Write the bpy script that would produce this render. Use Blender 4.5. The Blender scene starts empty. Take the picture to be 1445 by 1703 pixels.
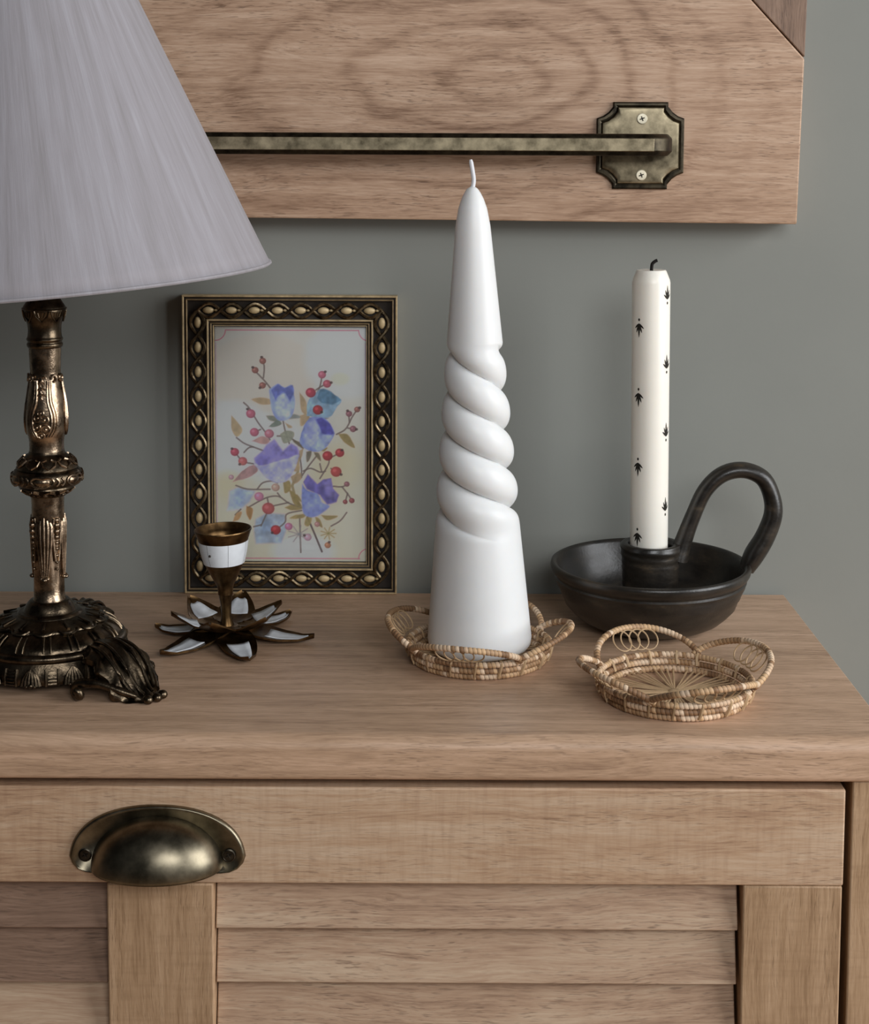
import bpy, math, random
import numpy as np
from mathutils import Vector, Matrix
random.seed(4)
PI = math.pi
sc = bpy.context.scene
T = 0.56                      # height of the cabinet top above the floor

# ---------------------------------------------------------------- camera
F_PX, TILT, ROLL = 2600.0, math.radians(5.2), 0.0045
cam_d = bpy.data.cameras.new('camera')
cam = bpy.data.objects.new('camera', cam_d)
sc.collection.objects.link(cam)
sc.camera = cam
cam_d.sensor_fit = 'VERTICAL'
cam_d.sensor_height = 36.0
cam_d.lens = F_PX / 1703 * 36.0
cam_d.shift_y = -0.2201
cam_d.clip_start, cam_d.clip_end = 0.02, 50
fw = Vector((0, math.cos(TILT), -math.sin(TILT)))
u0 = Vector((0, math.sin(TILT), math.cos(TILT)))
r0 = Vector((1, 0, 0))
rt = math.cos(ROLL) * r0 + math.sin(ROLL) * u0
up = -math.sin(ROLL) * r0 + math.cos(ROLL) * u0
cam.matrix_world = Matrix(((rt.x, up.x, -fw.x, 0), (rt.y, up.y, -fw.y, -0.91397),
                           (rt.z, up.z, -fw.z, T + 0.267), (0, 0, 0, 1)))

# ---------------------------------------------------------------- light
w = bpy.data.worlds.new('room_ambient')
sc.world = w
w.use_nodes = True
w.node_tree.nodes['Background'].inputs[0].default_value = (0.80, 0.90, 1.0, 1)
w.node_tree.nodes['Background'].inputs[1].default_value = 0.025


def area(name, loc, target, sx, sy, power, col):
    d = bpy.data.lights.new(name, 'AREA')
    d.shape = 'RECTANGLE'
    d.size, d.size_y, d.energy, d.color = sx, sy, power, col
    o = bpy.data.objects.new(name, d)
    o.location = loc
    o.rotation_euler = (Vector(target) - Vector(loc)).to_track_quat('-Z', 'Y').to_euler()
    sc.collection.objects.link(o)


area('side_daylight', (1.389, -0.727, T + 0.514), (0.0, -0.05, T + 0.1), 1.0, 1.0, 24.5, (0.95, 0.975, 1.0))  # unseen area light standing in for window daylight; no window is built
area('front_daylight', (0.344, -1.671, T + 0.803), (0.0, -0.05, T + 0.1), 0.7, 0.5, 10.5, (0.95, 0.975, 1.0))  # second unseen area light, daylight from the front without a built window
sc.view_settings.view_transform = 'Standard'
sc.view_settings.look = 'None'
sc.view_settings.exposure = 0.0
sc.view_settings.gamma = 1.0
sc.view_settings.use_curve_mapping = False


# ---------------------------------------------------------------- materials
def lin(c):
    return tuple(((v / 255) / 12.92 if v / 255 <= 0.04045 else ((v / 255 + 0.055) / 1.055) ** 2.4) for v in c)


def new_mat(name):
    m = bpy.data.materials.new(name)
    m.use_nodes = True
    nt = m.node_tree
    return m, nt, nt.nodes['Principled BSDF']


class G:
    """tiny node-graph writer"""
    def __init__(s, nt):
        s.nt = nt

    def n(s, typ, ins=None, **props):
        x = s.nt.nodes.new(typ)
        for k, v in props.items():
            setattr(x, k, v)
        for k, v in (ins or {}).items():
            if isinstance(v, bpy.types.NodeSocket):
                s.nt.links.new(v, x.inputs[k])
            else:
                x.inputs[k].default_value = v
        return x

    def math(s, op, a, b=0.0, c=0.0):
        return s.n('ShaderNodeMath', {0: a, 1: b, 2: c}, operation=op).outputs[0]

    def vmul(s, a, v):
        return s.n('ShaderNodeVectorMath', {0: a, 1: v}, operation='MULTIPLY').outputs[0]

    def vadd(s, a, v):
        return s.n('ShaderNodeVectorMath', {0: a, 1: v}, operation='ADD').outputs[0]

    def noise(s, vec, scale=1.0, detail=4.0, rough=0.55):
        return s.n('ShaderNodeTexNoise', {'Vector': vec, 'Scale': scale, 'Detail': detail, 'Roughness': rough}).outputs[0]

    def ramp(s, fac, stops):
        r = s.n('ShaderNodeValToRGB', {0: fac})
        e = r.color_ramp.elements
        while len(e) > 1:
            e.remove(e[-1])
        for i, (p, c) in enumerate(stops):
            el = e[0] if i == 0 else e.new(p)
            el.position = p
            el.color = (c, c, c, 1) if isinstance(c, (int, float)) else (*c, 1)
        return r.outputs[0]

    def mix(s, f, a, b, mode='MIX'):
        m = s.n('ShaderNodeMix', data_type='RGBA', blend_type=mode)
        for i, v in ((0, f), (6, a), (7, b)):
            if isinstance(v, bpy.types.NodeSocket):
                s.nt.links.new(v, m.inputs[i])
            else:
                m.inputs[i].default_value = v if i == 0 or len(v) == 4 else (*v, 1)
        return m.outputs[2]

    def bump(s, h, strength, dist):
        return s.n('ShaderNodeBump', {'Height': h, 'Strength': strength, 'Distance': dist}).outputs[0]

    def obj(s):
        c = s.n('ShaderNodeTexCoord').outputs['Object']
        r = s.n('ShaderNodeObjectInfo').outputs['Random']
        off = s.n('ShaderNodeCombineXYZ', {0: s.math('MULTIPLY', r, 3.1), 1: s.math('MULTIPLY', r, 1.7), 2: s.math('MULTIPLY', r, 2.3)}).outputs[0]
        return c, s.vadd(c, off)


def wood(name, dark, mid, light, axis, rough=0.55, figure=None, pores=0.5, cross=0.0):
    m, nt, b = new_mat(name)
    g = G(nt)
    c0, c = g.obj()
    def sc3(al, ac):
        v = [ac, ac, ac]
        v[axis] = al
        return tuple(v)
    wob = g.noise(g.vmul(c, sc3(9, 30)), 1.0, 2)
    cw = g.vadd(c, g.n('ShaderNodeCombineXYZ', {i: g.math('MULTIPLY', g.math('SUBTRACT', wob, 0.5), 0.0 if i == axis else 0.012) for i in range(3)}).outputs[0])
    streak = g.noise(g.vmul(cw, sc3(6, 170)), 1.0, 6, 0.65)
    fine = g.noise(g.vmul(cw, sc3(60, 1100)), 1.0, 3, 0.65)
    blot = g.noise(g.vmul(c, sc3(9, 22)), 1.0, 3)
    tone = g.math('ADD', g.math('MULTIPLY', streak, 0.50), g.math('ADD', g.math('MULTIPLY', fine, 0.40), g.math('MULTIPLY', blot, 0.25)))
    if figure:
        x0, z0, sx, sz = figure
        xyz = g.n('ShaderNodeSeparateXYZ', {0: c0})
        dx = g.math('DIVIDE', g.math('SUBTRACT', xyz.outputs[0], x0), sx)
        dx = g.math('MAXIMUM', dx, g.math('MULTIPLY', dx, -0.40))
        dz = g.math('DIVIDE', g.math('SUBTRACT', xyz.outputs[2], z0), sz)
        wav = g.noise(g.vmul(c0, (13, 13, 20)), 1.0, 3)
        # cathedral arcs: nested ovals that stretch out to the left
        dd = g.math('SQRT', g.math('ADD', g.math('MULTIPLY', dx, dx), g.math('MULTIPLY', dz, dz)))
        dd = g.math('ADD', dd, g.math('MULTIPLY', g.math('SUBTRACT', wav, 0.5), 2.4))
        ring = g.math('SINE', g.math('MULTIPLY', dd, 5.2))
        ring = g.ramp(g.math('MULTIPLY_ADD', ring, 0.5, 0.5), [(0.0, 1.0), (0.08, 0.7), (0.3, 0.25), (1.0, 0.0)])
        fade = g.ramp(g.math('DIVIDE', dd, 8.0), [(0.0, 1.0), (0.45, 0.9), (1.0, 0.1)])
        spk = g.noise(g.vmul(c0, (140, 900, 700)), 1.0, 2, 0.6)
        ring = g.math('MULTIPLY', g.math('MULTIPLY', ring, fade), g.math('MULTIPLY_ADD', spk, 1.2, 0.3))
        tone = g.math('SUBTRACT', tone, g.math('MULTIPLY', ring, 0.13))
    col = g.ramp(tone, [(0.38, dark), (0.55, mid), (0.75, light)])
    por = g.noise(g.vmul(cw, sc3(130, 1500)), 1.0, 2, 0.5)
    msk = g.noise(g.vmul(c, sc3(14, 60)), 1.0, 2)
    pf = g.math('MULTIPLY', g.ramp(por, [(0.56, 0.0), (0.68, 1.0)]), g.ramp(msk, [(0.38, 0.15), (0.62, 1.0)]))
    col = g.mix(g.math('MULTIPLY', pf, pores), col, tuple(v * 0.42 for v in dark))
    if cross:
        cr = g.noise(g.vmul(c, sc3(330, 40)), 1.0, 2)
        col = g.mix(g.math('MULTIPLY', g.ramp(cr, [(0.45, 0.0), (0.7, 1.0)]), cross), col, dark)
    nt.links.new(col, b.inputs['Base Color'])
    b.inputs['Roughness'].default_value = rough
    b.inputs['Specular IOR Level'].default_value = 0.35
    h = g.math('SUBTRACT', g.math('MULTIPLY', streak, 0.5), g.math('MULTIPLY', pf, 0.6))
    nt.links.new(g.bump(h, 0.25, 0.0006), b.inputs['Normal'])
    return m


def metal(name, c1, c2, rough, scale=60, bump=0.0, lo=0.35, hi=0.68):
    m, nt, b = new_mat(name)
    g = G(nt)
    c0, c = g.obj()
    n1 = g.noise(g.vmul(c, (scale,) * 3), 1.0, 5, 0.6)
    nt.links.new(g.ramp(n1, [(lo, c1), (hi, c2)]), b.inputs['Base Color'])
    b.inputs['Metallic'].default_value = 1.0
    nt.links.new(g.math('MULTIPLY_ADD', n1, 0.22, rough - 0.11), b.inputs['Roughness'])
    if bump:
        n2 = g.noise(g.vmul(c, (900,) * 3), 1.0, 2)
        nt.links.new(g.bump(n2, bump, 0.0004), b.inputs['Normal'])
    return m


def plain(name, col, rough=0.5, spec=0.4, var=0.0, scale=200, bump=0.0, bscale=500, sss=0.0, metallic=0.0):
    m, nt, b = new_mat(name)
    g = G(nt)
    c0, c = g.obj()
    n1 = g.noise(g.vmul(c, (scale,) * 3), 1.0, 4)
    nt.links.new(g.ramp(n1, [(0.3, tuple(v * (1 - var) for v in col)), (0.7, tuple(min(1, v * (1 + var)) for v in col))]), b.inputs['Base Color'])
    b.inputs['Roughness'].default_value = rough
    b.inputs['Specular IOR Level'].default_value = spec
    b.inputs['Metallic'].default_value = metallic
    if bump:
        nt.links.new(g.bump(g.noise(g.vmul(c, (bscale,) * 3), 1.0, 3), bump, 0.0004), b.inputs['Normal'])
    if sss:
        b.inputs['Subsurface Weight'].default_value = sss
        b.inputs['Subsurface Radius'].default_value = (1.0, 0.85, 0.7)
        b.inputs['Subsurface Scale'].default_value = 0.006
    return m


def attr_mat(name, attr, rough, spec=0.3, bump=0.0):
    m, nt, b = new_mat(name)
    g = G(nt)
    a = g.n('ShaderNodeAttribute', attribute_name=attr)
    nt.links.new(a.outputs['Color'], b.inputs['Base Color'])
    b.inputs['Roughness'].default_value = rough
    b.inputs['Specular IOR Level'].default_value = spec
    if bump:
        c0, c = g.obj()
        nt.links.new(g.bump(g.noise(g.vmul(c, (1500,) * 3), 1.0, 2), bump, 0.0003), b.inputs['Normal'])
    return m


W_D, W_M, W_L = lin((147, 112, 88)), lin((188, 155, 125)), lin((208, 182, 155))
M = {}
M['top'] = wood('tabletop_wood', lin((141, 111, 89)), lin((184, 151, 123)), lin((216, 180, 152)), 0, 0.42, pores=0.4)
M['rail'] = wood('rail_wood', W_D, W_M, W_L, 0, 0.55, pores=0.45, cross=0.22)
M['stile'] = wood('stile_wood', lin((135, 105, 76)), lin((171, 139, 107)), lin((197, 165, 133)), 2, 0.55, pores=0.3, cross=0.2)
M['slat'] = wood('slat_wood', lin((131, 102, 81)), lin((178, 147, 121)), lin((203, 178, 151)), 0, 0.55, pores=0.5)
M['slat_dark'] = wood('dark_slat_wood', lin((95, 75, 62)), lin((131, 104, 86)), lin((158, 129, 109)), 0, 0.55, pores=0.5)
M['inner'] = wood('inner_wood', lin((60, 44, 34)), lin((80, 60, 46)), lin((96, 74, 58)), 0, 0.7)
M['board'] = wood('mango_wood', lin((129, 97, 74)), lin((175, 142, 116)), lin((205, 175, 150)), 0, 0.5, figure=(0.045, 0.303, 0.021, 0.0135), pores=0.6)
M['corner'] = wood('corner_wood', lin((92, 70, 56)), lin((128, 102, 84)), lin((156, 128, 108)), 2, 0.5, pores=0.5)
M['wall'] = plain('sage_grey_paint', lin((136, 137, 131)), 0.85, 0.2, 0.025, 14, 0.12, 260)
M['floor'] = wood('floor_wood', W_D, W_M, W_L, 0, 0.5)
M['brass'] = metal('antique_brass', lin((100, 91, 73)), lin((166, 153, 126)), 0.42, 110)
M['pull'] = metal('pull_bronze', lin((98, 91, 76)), lin((142, 132, 112)), 0.34, 90)
M['lamp'] = metal('lamp_bronze', lin((104, 88, 72)), lin((188, 164, 138)), 0.28, 160, 0.25)
M['lamp_dark'] = metal('lamp_dark_bronze', lin((60, 51, 41)), lin((116, 101, 82)), 0.30, 150, 0.25)
M['stick'] = metal('candlestick_brass', lin((78, 58, 37)), lin((128, 100, 66)), 0.38, 140, 0.1)
M['gilt'] = plain('gilt_edge', lin((196, 172, 132)), 0.4, 0.5, 0.3, 220, metallic=0.35)
M['gilt_dim'] = plain('dull_gilt', lin((142, 120, 88)), 0.45, 0.5, 0.3, 220, metallic=0.35)
M['strand'] = metal('dark_gilt', lin((70, 58, 44)), lin((150, 132, 104)), 0.38, 300)
M['bead'] = plain('bead_gilt', lin((196, 172, 130)), 0.5, 0.5, 0.14, 260, metallic=0.15)
M['channel'] = plain('dark_channel', lin((40, 32, 25)), 0.6, 0.4, 0.3, 300)
M['screw'] = plain('screw_steel', lin((226, 216, 190)), 0.4, 0.6, 0.05, 200, metallic=0.3)
M['patina_reflect'] = metal('patina_dark_reflection', lin((44, 40, 34)), lin((84, 76, 62)), 0.42, 150)
M['screw_dark'] = metal('screw_dark', lin((50, 46, 40)), lin((84, 78, 68)), 0.4, 200)
M['black'] = plain('black_slot', (0.012, 0.01, 0.008), 0.6)
M['wax'] = plain('white_wax', lin((230, 230, 229)), 0.40, 0.4, 0.012, 90, sss=0.5)
M['wax2'] = plain('ivory_wax', lin((248, 241, 229)), 0.30, 0.45, 0.01, 90, sss=0.3)
M['cotton'] = plain('cotton_wick', lin((225, 225, 228)), 0.8, 0.2)
M['charred'] = plain('charred_wick', lin((28, 24, 22)), 0.8, 0.2)
M['ink'] = plain('black_print', lin((38, 34, 28)), 0.5, 0.3, 0.2, 900)
M['pearl'] = plain('mother_of_pearl', lin((236, 240, 244)), 0.25, 0.5, 0.05, 160)
M['pearl_dull'] = plain('dull_shell', lin((206, 209, 213)), 0.3, 0.5, 0.10, 220)  # duller, greyer shell tone for the petal inlays
M['rattan'] = attr_mat('rattan_wrap', 'tint', 0.55, 0.35, 0.3)
M['print'] = attr_mat('botanical_print', 'paint', 0.6, 0.3)
M['cane'] = plain('split_cane', lin((186, 156, 120)), 0.55, 0.3, 0.18, 150)


def pottery():
    m, nt, b = new_mat('dark_stoneware')
    g = G(nt)
    c0, c = g.obj()
    n1 = g.noise(g.vmul(c, (60, 60, 160)), 1.0, 5, 0.65)
    n2 = g.noise(g.vmul(c, (700,) * 3), 1.0, 2)
    col = g.ramp(n1, [(0.35, lin((27, 24, 21))), (0.6, lin((46, 40, 33))), (0.82, lin((84, 70, 52)))])
    nt.links.new(col, b.inputs['Base Color'])
    nt.links.new(g.math('MULTIPLY_ADD', n1, 0.35, 0.18), b.inputs['Roughness'])
    b.inputs['Specular IOR Level'].default_value = 0.55
    nt.links.new(g.bump(n2, 0.18, 0.0004), b.inputs['Normal'])
    return m


M['pottery'] = pottery()


def linen():
    m, nt, b = new_mat('grey_silk_shade')
    g = G(nt)
    c0, c = g.obj()
    xyz = g.n('ShaderNodeSeparateXYZ', {0: c0})
    ang = g.math('ARCTAN2', xyz.outputs[1], xyz.outputs[0])
    v = g.n('ShaderNodeCombineXYZ', {0: g.math('MULTIPLY', ang, 1.0), 1: g.math('MULTIPLY', xyz.outputs[2], 1.0), 2: 0.0}).outputs[0]
    st = g.noise(g.vmul(v, (15, 11, 1)), 1.0, 6, 0.66)
    th = g.noise(g.vmul(v, (150, 18, 1)), 1.0, 3, 0.6)
    tone = g.math('ADD', g.math('MULTIPLY', st, 0.75), g.math('MULTIPLY', th, 0.25))
    col = g.ramp(tone, [(0.30, lin((137, 132, 133))), (0.5, lin((152, 147, 151))), (0.74, lin((168, 165, 171)))])
    nt.links.new(col, b.inputs['Base Color'])
    b.inputs['Roughness'].default_value = 0.75
    b.inputs['Specular IOR Level'].default_value = 0.25
    b.inputs['Sheen Weight'].default_value = 0.15
    wv = g.n('ShaderNodeTexNoise', {'Vector': g.vmul(v, (420, 2200, 1)), 'Scale': 1.0, 'Detail': 1.0}).outputs[0]
    nt.links.new(g.bump(g.math('ADD', g.math('MULTIPLY', st, 1.0), g.math('MULTIPLY', wv, 0.12)), 0.22, 0.0010), b.inputs['Normal'])
    return m


M['shade'] = linen()


def glass_pane():
    m = bpy.data.materials.new('clear_glass')
    m.use_nodes = True
    nt = m.node_tree
    nt.nodes.clear()
    g = G(nt)
    fr = g.n('ShaderNodeFresnel', {'IOR': 1.45})
    tr = g.n('ShaderNodeBsdfTransparent', {0: (0.99, 0.995, 0.99, 1)})
    gl = g.n('ShaderNodeBsdfGlossy', {'Roughness': 0.03})
    mx = g.n('ShaderNodeMixShader', {0: fr.outputs[0], 1: tr.outputs[0], 2: gl.outputs[0]})
    out = g.n('ShaderNodeOutputMaterial', {0: mx.outputs[0]})
    return m


M['glass'] = glass_pane()


# ---------------------------------------------------------------- mesh tools
def link(o, parent=None):
    sc.collection.objects.link(o)
    if parent is not None:
        o.parent = parent
    return o


def thing(name, label, cat, loc=(0, 0, 0), rot=(0, 0, 0)):
    o = bpy.data.objects.new(name, None)
    o.empty_display_size = 0.02
    o.location = loc
    o.rotation_euler = rot
    o['label'] = label
    o['category'] = cat
    return link(o)


class MB:
    def __init__(s):
        s.v, s.f = [], []
        s.c = []

    def box(s, x0, x1, y0, y1, z0, z1):
        return s.hexa([(x0, y0, z0), (x1, y0, z0), (x1, y1, z0), (x0, y1, z0), (x0, y0, z1), (x1, y0, z1), (x1, y1, z1), (x0, y1, z1)])

    def hexa(s, p):
        k = len(s.v)
        s.v += p
        s.f += [tuple(k + i for i in q) for q in ((3, 2, 1, 0), (4, 5, 6, 7), (0, 1, 5, 4), (1, 2, 6, 5), (2, 3, 7, 6), (3, 0, 4, 7))]
        return s

    def prism(s, poly, y0, y1):
        """poly in (x,z), counter-clockwise seen from the front (-y); y0 front, y1 back"""
        k, n = len(s.v), len(poly)
        s.v += [(x, y0, z) for x, z in poly] + [(x, y1, z) for x, z in poly]
        s.f += [tuple(range(k, k + n)), tuple(range(k + 2 * n - 1, k + n - 1, -1))]
        s.f += [(k + i, k + n + i, k + n + (i + 1) % n, k + (i + 1) % n) for i in range(n)]
        return s

    def grid(s, rows, wrap=True, capa=False, capb=False):
        k, n = len(s.v), len(rows[0])
        for r in rows:
            s.v += [tuple(p) for p in r]
        for i in range(len(rows) - 1):
            for j in range(n if wrap else n - 1):
                a, b = k + i * n + j, k + i * n + (j + 1) % n
                s.f.append((a, b, b + n, a + n))
        if capa:
            s.f.append(tuple(range(k + n - 1, k - 1, -1)))
        if capb:
            e = k + (len(rows) - 1) * n
            s.f.append(tuple(range(e, e + n)))
        return s

    def lathe(s, prof, seg=64, mod=None, cx=0.0, cy=0.0, capa=True, capb=True):
        rows = []
        for r, z in prof:
            row = []
            for j in range(seg):
                a = 2 * PI * j / seg
                rr = r + (mod(a, r, z) if mod else 0)
                row.append((cx + rr * math.cos(a), cy + rr * math.sin(a), z))
            rows.append(row)
        return s.grid(rows, True, capa, capb)

    def tube(s, pts, rad, seg=8, closed=False, flat=None, updir=None):
        """rad: number or list; flat: (a,b) multiplies the two cross axes"""
        pts = [Vector(p) for p in pts]
        n = len(pts)
        rows = []
        prev = None
        for i, p in enumerate(pts):
            if closed:
                t = pts[(i + 1) % n] - pts[i - 1]
            else:
                t = pts[min(i + 1, n - 1)] - pts[max(i - 1, 0)]
            t.normalize()
            if updir is not None:
                x = Vector(updir).cross(t).normalized()
            elif prev is None:
                x = t.orthogonal().normalized()
            else:
                x = (prev - t * prev.dot(t)).normalized()
            prev = x
            y = t.cross(x)
            r = rad[i] if isinstance(rad, (list, tuple)) else rad
            fa, fb = flat or (1, 1)
            rows.append([p + x * (math.cos(2 * PI * j / seg) * r * fa) + y * (math.sin(2 * PI * j / seg) * r * fb) for j in range(seg)])
        if closed:
            # choose the seam shift that twists least
            last, first = rows[-1], rows[0]
            sh = min(range(seg), key=lambda q: sum((last[j] - first[(j + q) % seg]).length for j in range(seg)))
            k = len(s.v)
            s.grid(rows, True)
            e = k + (n - 1) * seg
            for j in range(seg):
                j2 = (j + 1) % seg
                s.f.append((e + j, e + j2, k + (j2 + sh) % seg, k + (j + sh) % seg))
            return s
        return s.grid(rows, True, True, True)

    def ball(s, c, rx, ry=None, rz=None, seg=12, rings=8, rot=None):
        ry, rz = ry or rx, rz or rx
        rows = []
        for i in range(rings + 1):
            th = -PI / 2 + PI * (i + (0.02 if i == 0 else (-0.02 if i == rings else 0))) / rings
            row = []
            for j in range(seg):
                a = 2 * PI * j / seg
                p = Vector((rx * math.cos(th) * math.cos(a), ry * math.cos(th) * math.sin(a), rz * math.sin(th)))
                if rot is not None:
                    p = rot @ p
                row.append(Vector(c) + p)
            rows.append(row)
        return s.grid(rows, True, True, True)

    def build(s, name, mat, parent=None, smooth=True, bevel=0.0, segs=2, angle=40):
        me = bpy.data.meshes.new(name)
        me.from_pydata([tuple(p) for p in s.v], [], s.f)
        me.materials.append(mat)
        if smooth:
            me.polygons.foreach_set('use_smooth', [True] * len(me.polygons))
        if s.c:
            a = me.color_attributes.new('tint', 'FLOAT_COLOR', 'POINT')
            a.data.foreach_set('color', np.array(s.c, dtype=np.float32).ravel())
        me.validate()
        me.update()
        if smooth:
            me.set_sharp_from_angle(angle=math.radians(angle))
        o = bpy.data.objects.new(name, me)
        link(o, parent)
        if bevel:
            b = o.modifiers.new('bevel', 'BEVEL')
            b.width, b.segments, b.limit_method, b.angle_limit = bevel, segs, 'ANGLE', math.radians(35)
        return o


def structure(o):
    o['kind'] = 'structure'
    return o


def spline(pts, n):
    """Catmull-Rom through pts (tuples of any length), n samples"""
    P = [np.array(p, float) for p in pts]
    P = [2 * P[0] - P[1]] + P + [2 * P[-1] - P[-2]]
    out = []
    m = len(P) - 3
    for k in range(n):
        t = k / (n - 1) * m
        i = min(int(t), m - 1)
        u = t - i
        a, b, c, d = P[i:i + 4]
        out.append(tuple(0.5 * (2 * b + (c - a) * u + (2 * a - 5 * b + 4 * c - d) * u * u + (3 * b - a - 3 * c + d) * u ** 3)))
    return out


# ---------------------------------------------------------------- room
structure(MB().box(-2.2, 2.2, 0.004, 0.10, 0, 2.5).build('wall_back', M['wall'], smooth=False))
structure(MB().box(-2.2, 2.2, -3.0, 0.004, -0.05, 0).build('floor', M['floor'], smooth=False))

# ---------------------------------------------------------------- cabinet (local z = 0 is the top surface)
cab = thing('shoe_cabinet', 'brown wooden cabinet with louvred flap door and bronze cup pull', 'cabinet', (0, 0, T))
XL, XR, YF = -0.4595, 0.2093, -0.2292
top = MB()
prof = [(0.0, -0.0205), (0.0, -0.0006), (-0.0006, 0.0)]
for k in range(9):                                   # rounded nose along the front edge
    a = PI / 2 * k / 8
    prof.append((YF + 0.0068 - 0.0068 * math.sin(a), -0.0068 + 0.0068 * math.cos(a)))
prof += [(YF + 0.0002, -0.0165)]
for k in range(5):
    a = PI / 2 * k / 4
    prof.append((YF + 0.0028 - 0.0026 * math.cos(a), -0.0179 - 0.0026 * math.sin(a)))
top.grid([[(x, y, z) for y, z in prof] for x in (XL, XR)], True, True, True)
top.build('top_panel', M['top'], cab, bevel=0.0006, angle=50)
MB().box(0.1913, 0.2070, -0.2262, -0.001, -T, -0.0207).build('side_panel', M['stile'], cab, bevel=0.0008)
MB().box(-0.4572, -0.4415, -0.2262, -0.001, -T, -0.0207).build('side_panel', M['stile'], cab, bevel=0.0008)
MB().box(-0.4413, 0.1911, -0.010, -0.002, -0.52, -0.0207).build('back_panel', M['inner'], cab)
MB().box(-0.4413, 0.1911, -0.205, -0.0105, -0.515, -0.500).build('bottom_panel', M['inner'], cab)
DT, DB = -0.0247, -0.490
door = MB().box(-0.4375, 0.1880, -0.2035, -0.1995, DB, DT - 0.001).build('door', M['inner'], cab)
DF, DK = -0.2262, -0.2040
RB = -0.0703
MB().box(-0.4380, 0.1883, DF, DK, RB, DT).build('top_rail', M['rail'], door, bevel=0.0009)
MB().box(-0.4380, 0.1883, DF, DK, DB, DB + 0.045).build('bottom_rail', M['rail'], door, bevel=0.0009)
for x0, x1 in ((-0.4380, -0.3923), (-0.1489, -0.1000), (0.1426, 0.1880)):
    MB().box(x0, x1, DF + 0.0002, DK, DB + 0.0452, RB - 0.0002).build('stile', M['stile'], door, bevel=0.0009)
PITCH = 0.0263
for x0, x1 in ((-0.3920, -0.1493), (-0.0996, 0.1412)):
    z = -0.0936
    while z > DB + 0.05:
        zt = min(z + PITCH + 0.006, RB - 0.0005)
        fr = (zt - z) / (PITCH + 0.006)
        yb, yt = -0.2228, -0.2228 + 0.0085 * fr
        th = 0.0052
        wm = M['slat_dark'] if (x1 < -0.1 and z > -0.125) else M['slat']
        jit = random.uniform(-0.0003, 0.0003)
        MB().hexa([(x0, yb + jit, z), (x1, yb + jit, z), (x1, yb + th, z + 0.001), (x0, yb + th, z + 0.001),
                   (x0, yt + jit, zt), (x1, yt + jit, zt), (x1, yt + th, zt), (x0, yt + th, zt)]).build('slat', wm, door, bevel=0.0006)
        z -= PITCH

# cup pull
PX, PZ = -0.1252, -0.0640
pull = MB()
out = []
for k in range(41):
    a = PI * k / 40
    ca, sa = math.cos(a), math.sin(a)
    out.append((0.0403 * math.copysign(abs(ca) ** 0.92, ca), 0.0026 + 0.0285 * sa ** 0.80))
out = [(0.0300, -0.0004), (0.0336, 0.0), (0.0368, 0.0014), (0.0391, 0.0040), (0.0402, 0.0072)] + [q for q in out if q[1] > 0.0090] + [(-0.0402, 0.0072), (-0.0391, 0.0040), (-0.0368, 0.0014), (-0.0336, 0.0), (-0.0300, -0.0004)]
rows = []
for sc_, y in ((1.0, DF - 0.0001), (1.0, DF - 0.0011), (0.985, DF - 0.0021), (0.965, DF - 0.0024), (0.94, DF - 0.0019)):
    rows.append([(PX + x * sc_, y, PZ + z * sc_) for x, z in out])
pull.grid(rows, True, True, True)
R_ = []
nb, ns = 24, 40
for i in range(ns + 1):                              # dome: quarter of a squashed ellipsoid, open underneath
    tt = PI * (0.004 + 0.992 * i / ns)
    st = math.sin(tt) ** 0.92
    R_.append([(PX - 0.0300 * math.cos(tt), DF - 0.0012 - 0.0215 * st * math.sin(PI / 2 * j / nb), PZ + 0.0030 + 0.0232 * st * math.cos(PI / 2 * j / nb)) for j in range(nb + 1)])
pull.grid(R_, False)
pull_o = pull.build('cup_pull', M['pull'], cab, angle=60)
sol = pull_o.modifiers.new('thickness', 'SOLIDIFY')
sol.thickness, sol.offset = 0.0009, -1
for sx in (-0.0327, 0.0327):
    s_ = MB()
    s_.lathe([(0.0031, 0), (0.0031, 0.0004), (0.0026, 0.0007), (0.0024, 0.0004)], 20)
    for a in (0, PI / 2):
        ca, sa = math.cos(a + 0.5), math.sin(a + 0.5)
        s_.tube([(-0.0013 * ca, -0.0013 * sa, 0.0006), (0.0013 * ca, 0.0013 * sa, 0.0006)], 0.0003, 6)
    s_.v = [(PX + sx + x, DF - 0.0021 - z, -0.0560 + y) for x, y, z in s_.v]
    s_.f = [tuple(reversed(f)) for f in s_.f]
    s_.build('screw', M['screw_dark'], pull_o)

# ---------------------------------------------------------------- wooden rack with rail on the wall
rack = thing('wall_rack', 'wooden wall board with a brass hanging rail, fixed to the wall above the cabinet', 'wall rack', (0, 0.004, T))
MB().prism([(-0.62, 0.2285), (0.2071, 0.2224), (0.2091, 0.3163), (0.1785, 0.3488), (0.1262, 0.4042), (-0.62, 0.4042)], -0.024, -0.0002).build('board', M['board'], rack, bevel=0.0009)
MB().prism([(0.2093, 0.3171), (0.2110, 0.4042), (0.1272, 0.4042)], -0.0236, -0.0002).build('corner_plank', M['corner'], rack, bevel=0.0007)
YR = -0.0492


def rail_section(z0, hs, hf, yf, yb, ym):
    return [(yf, z0 - hf), (yf, z0 + hf), (ym, z0 + hs), (yb, z0 + hs), (yb, z0 - hs), (ym, z0 - hs)]


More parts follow.
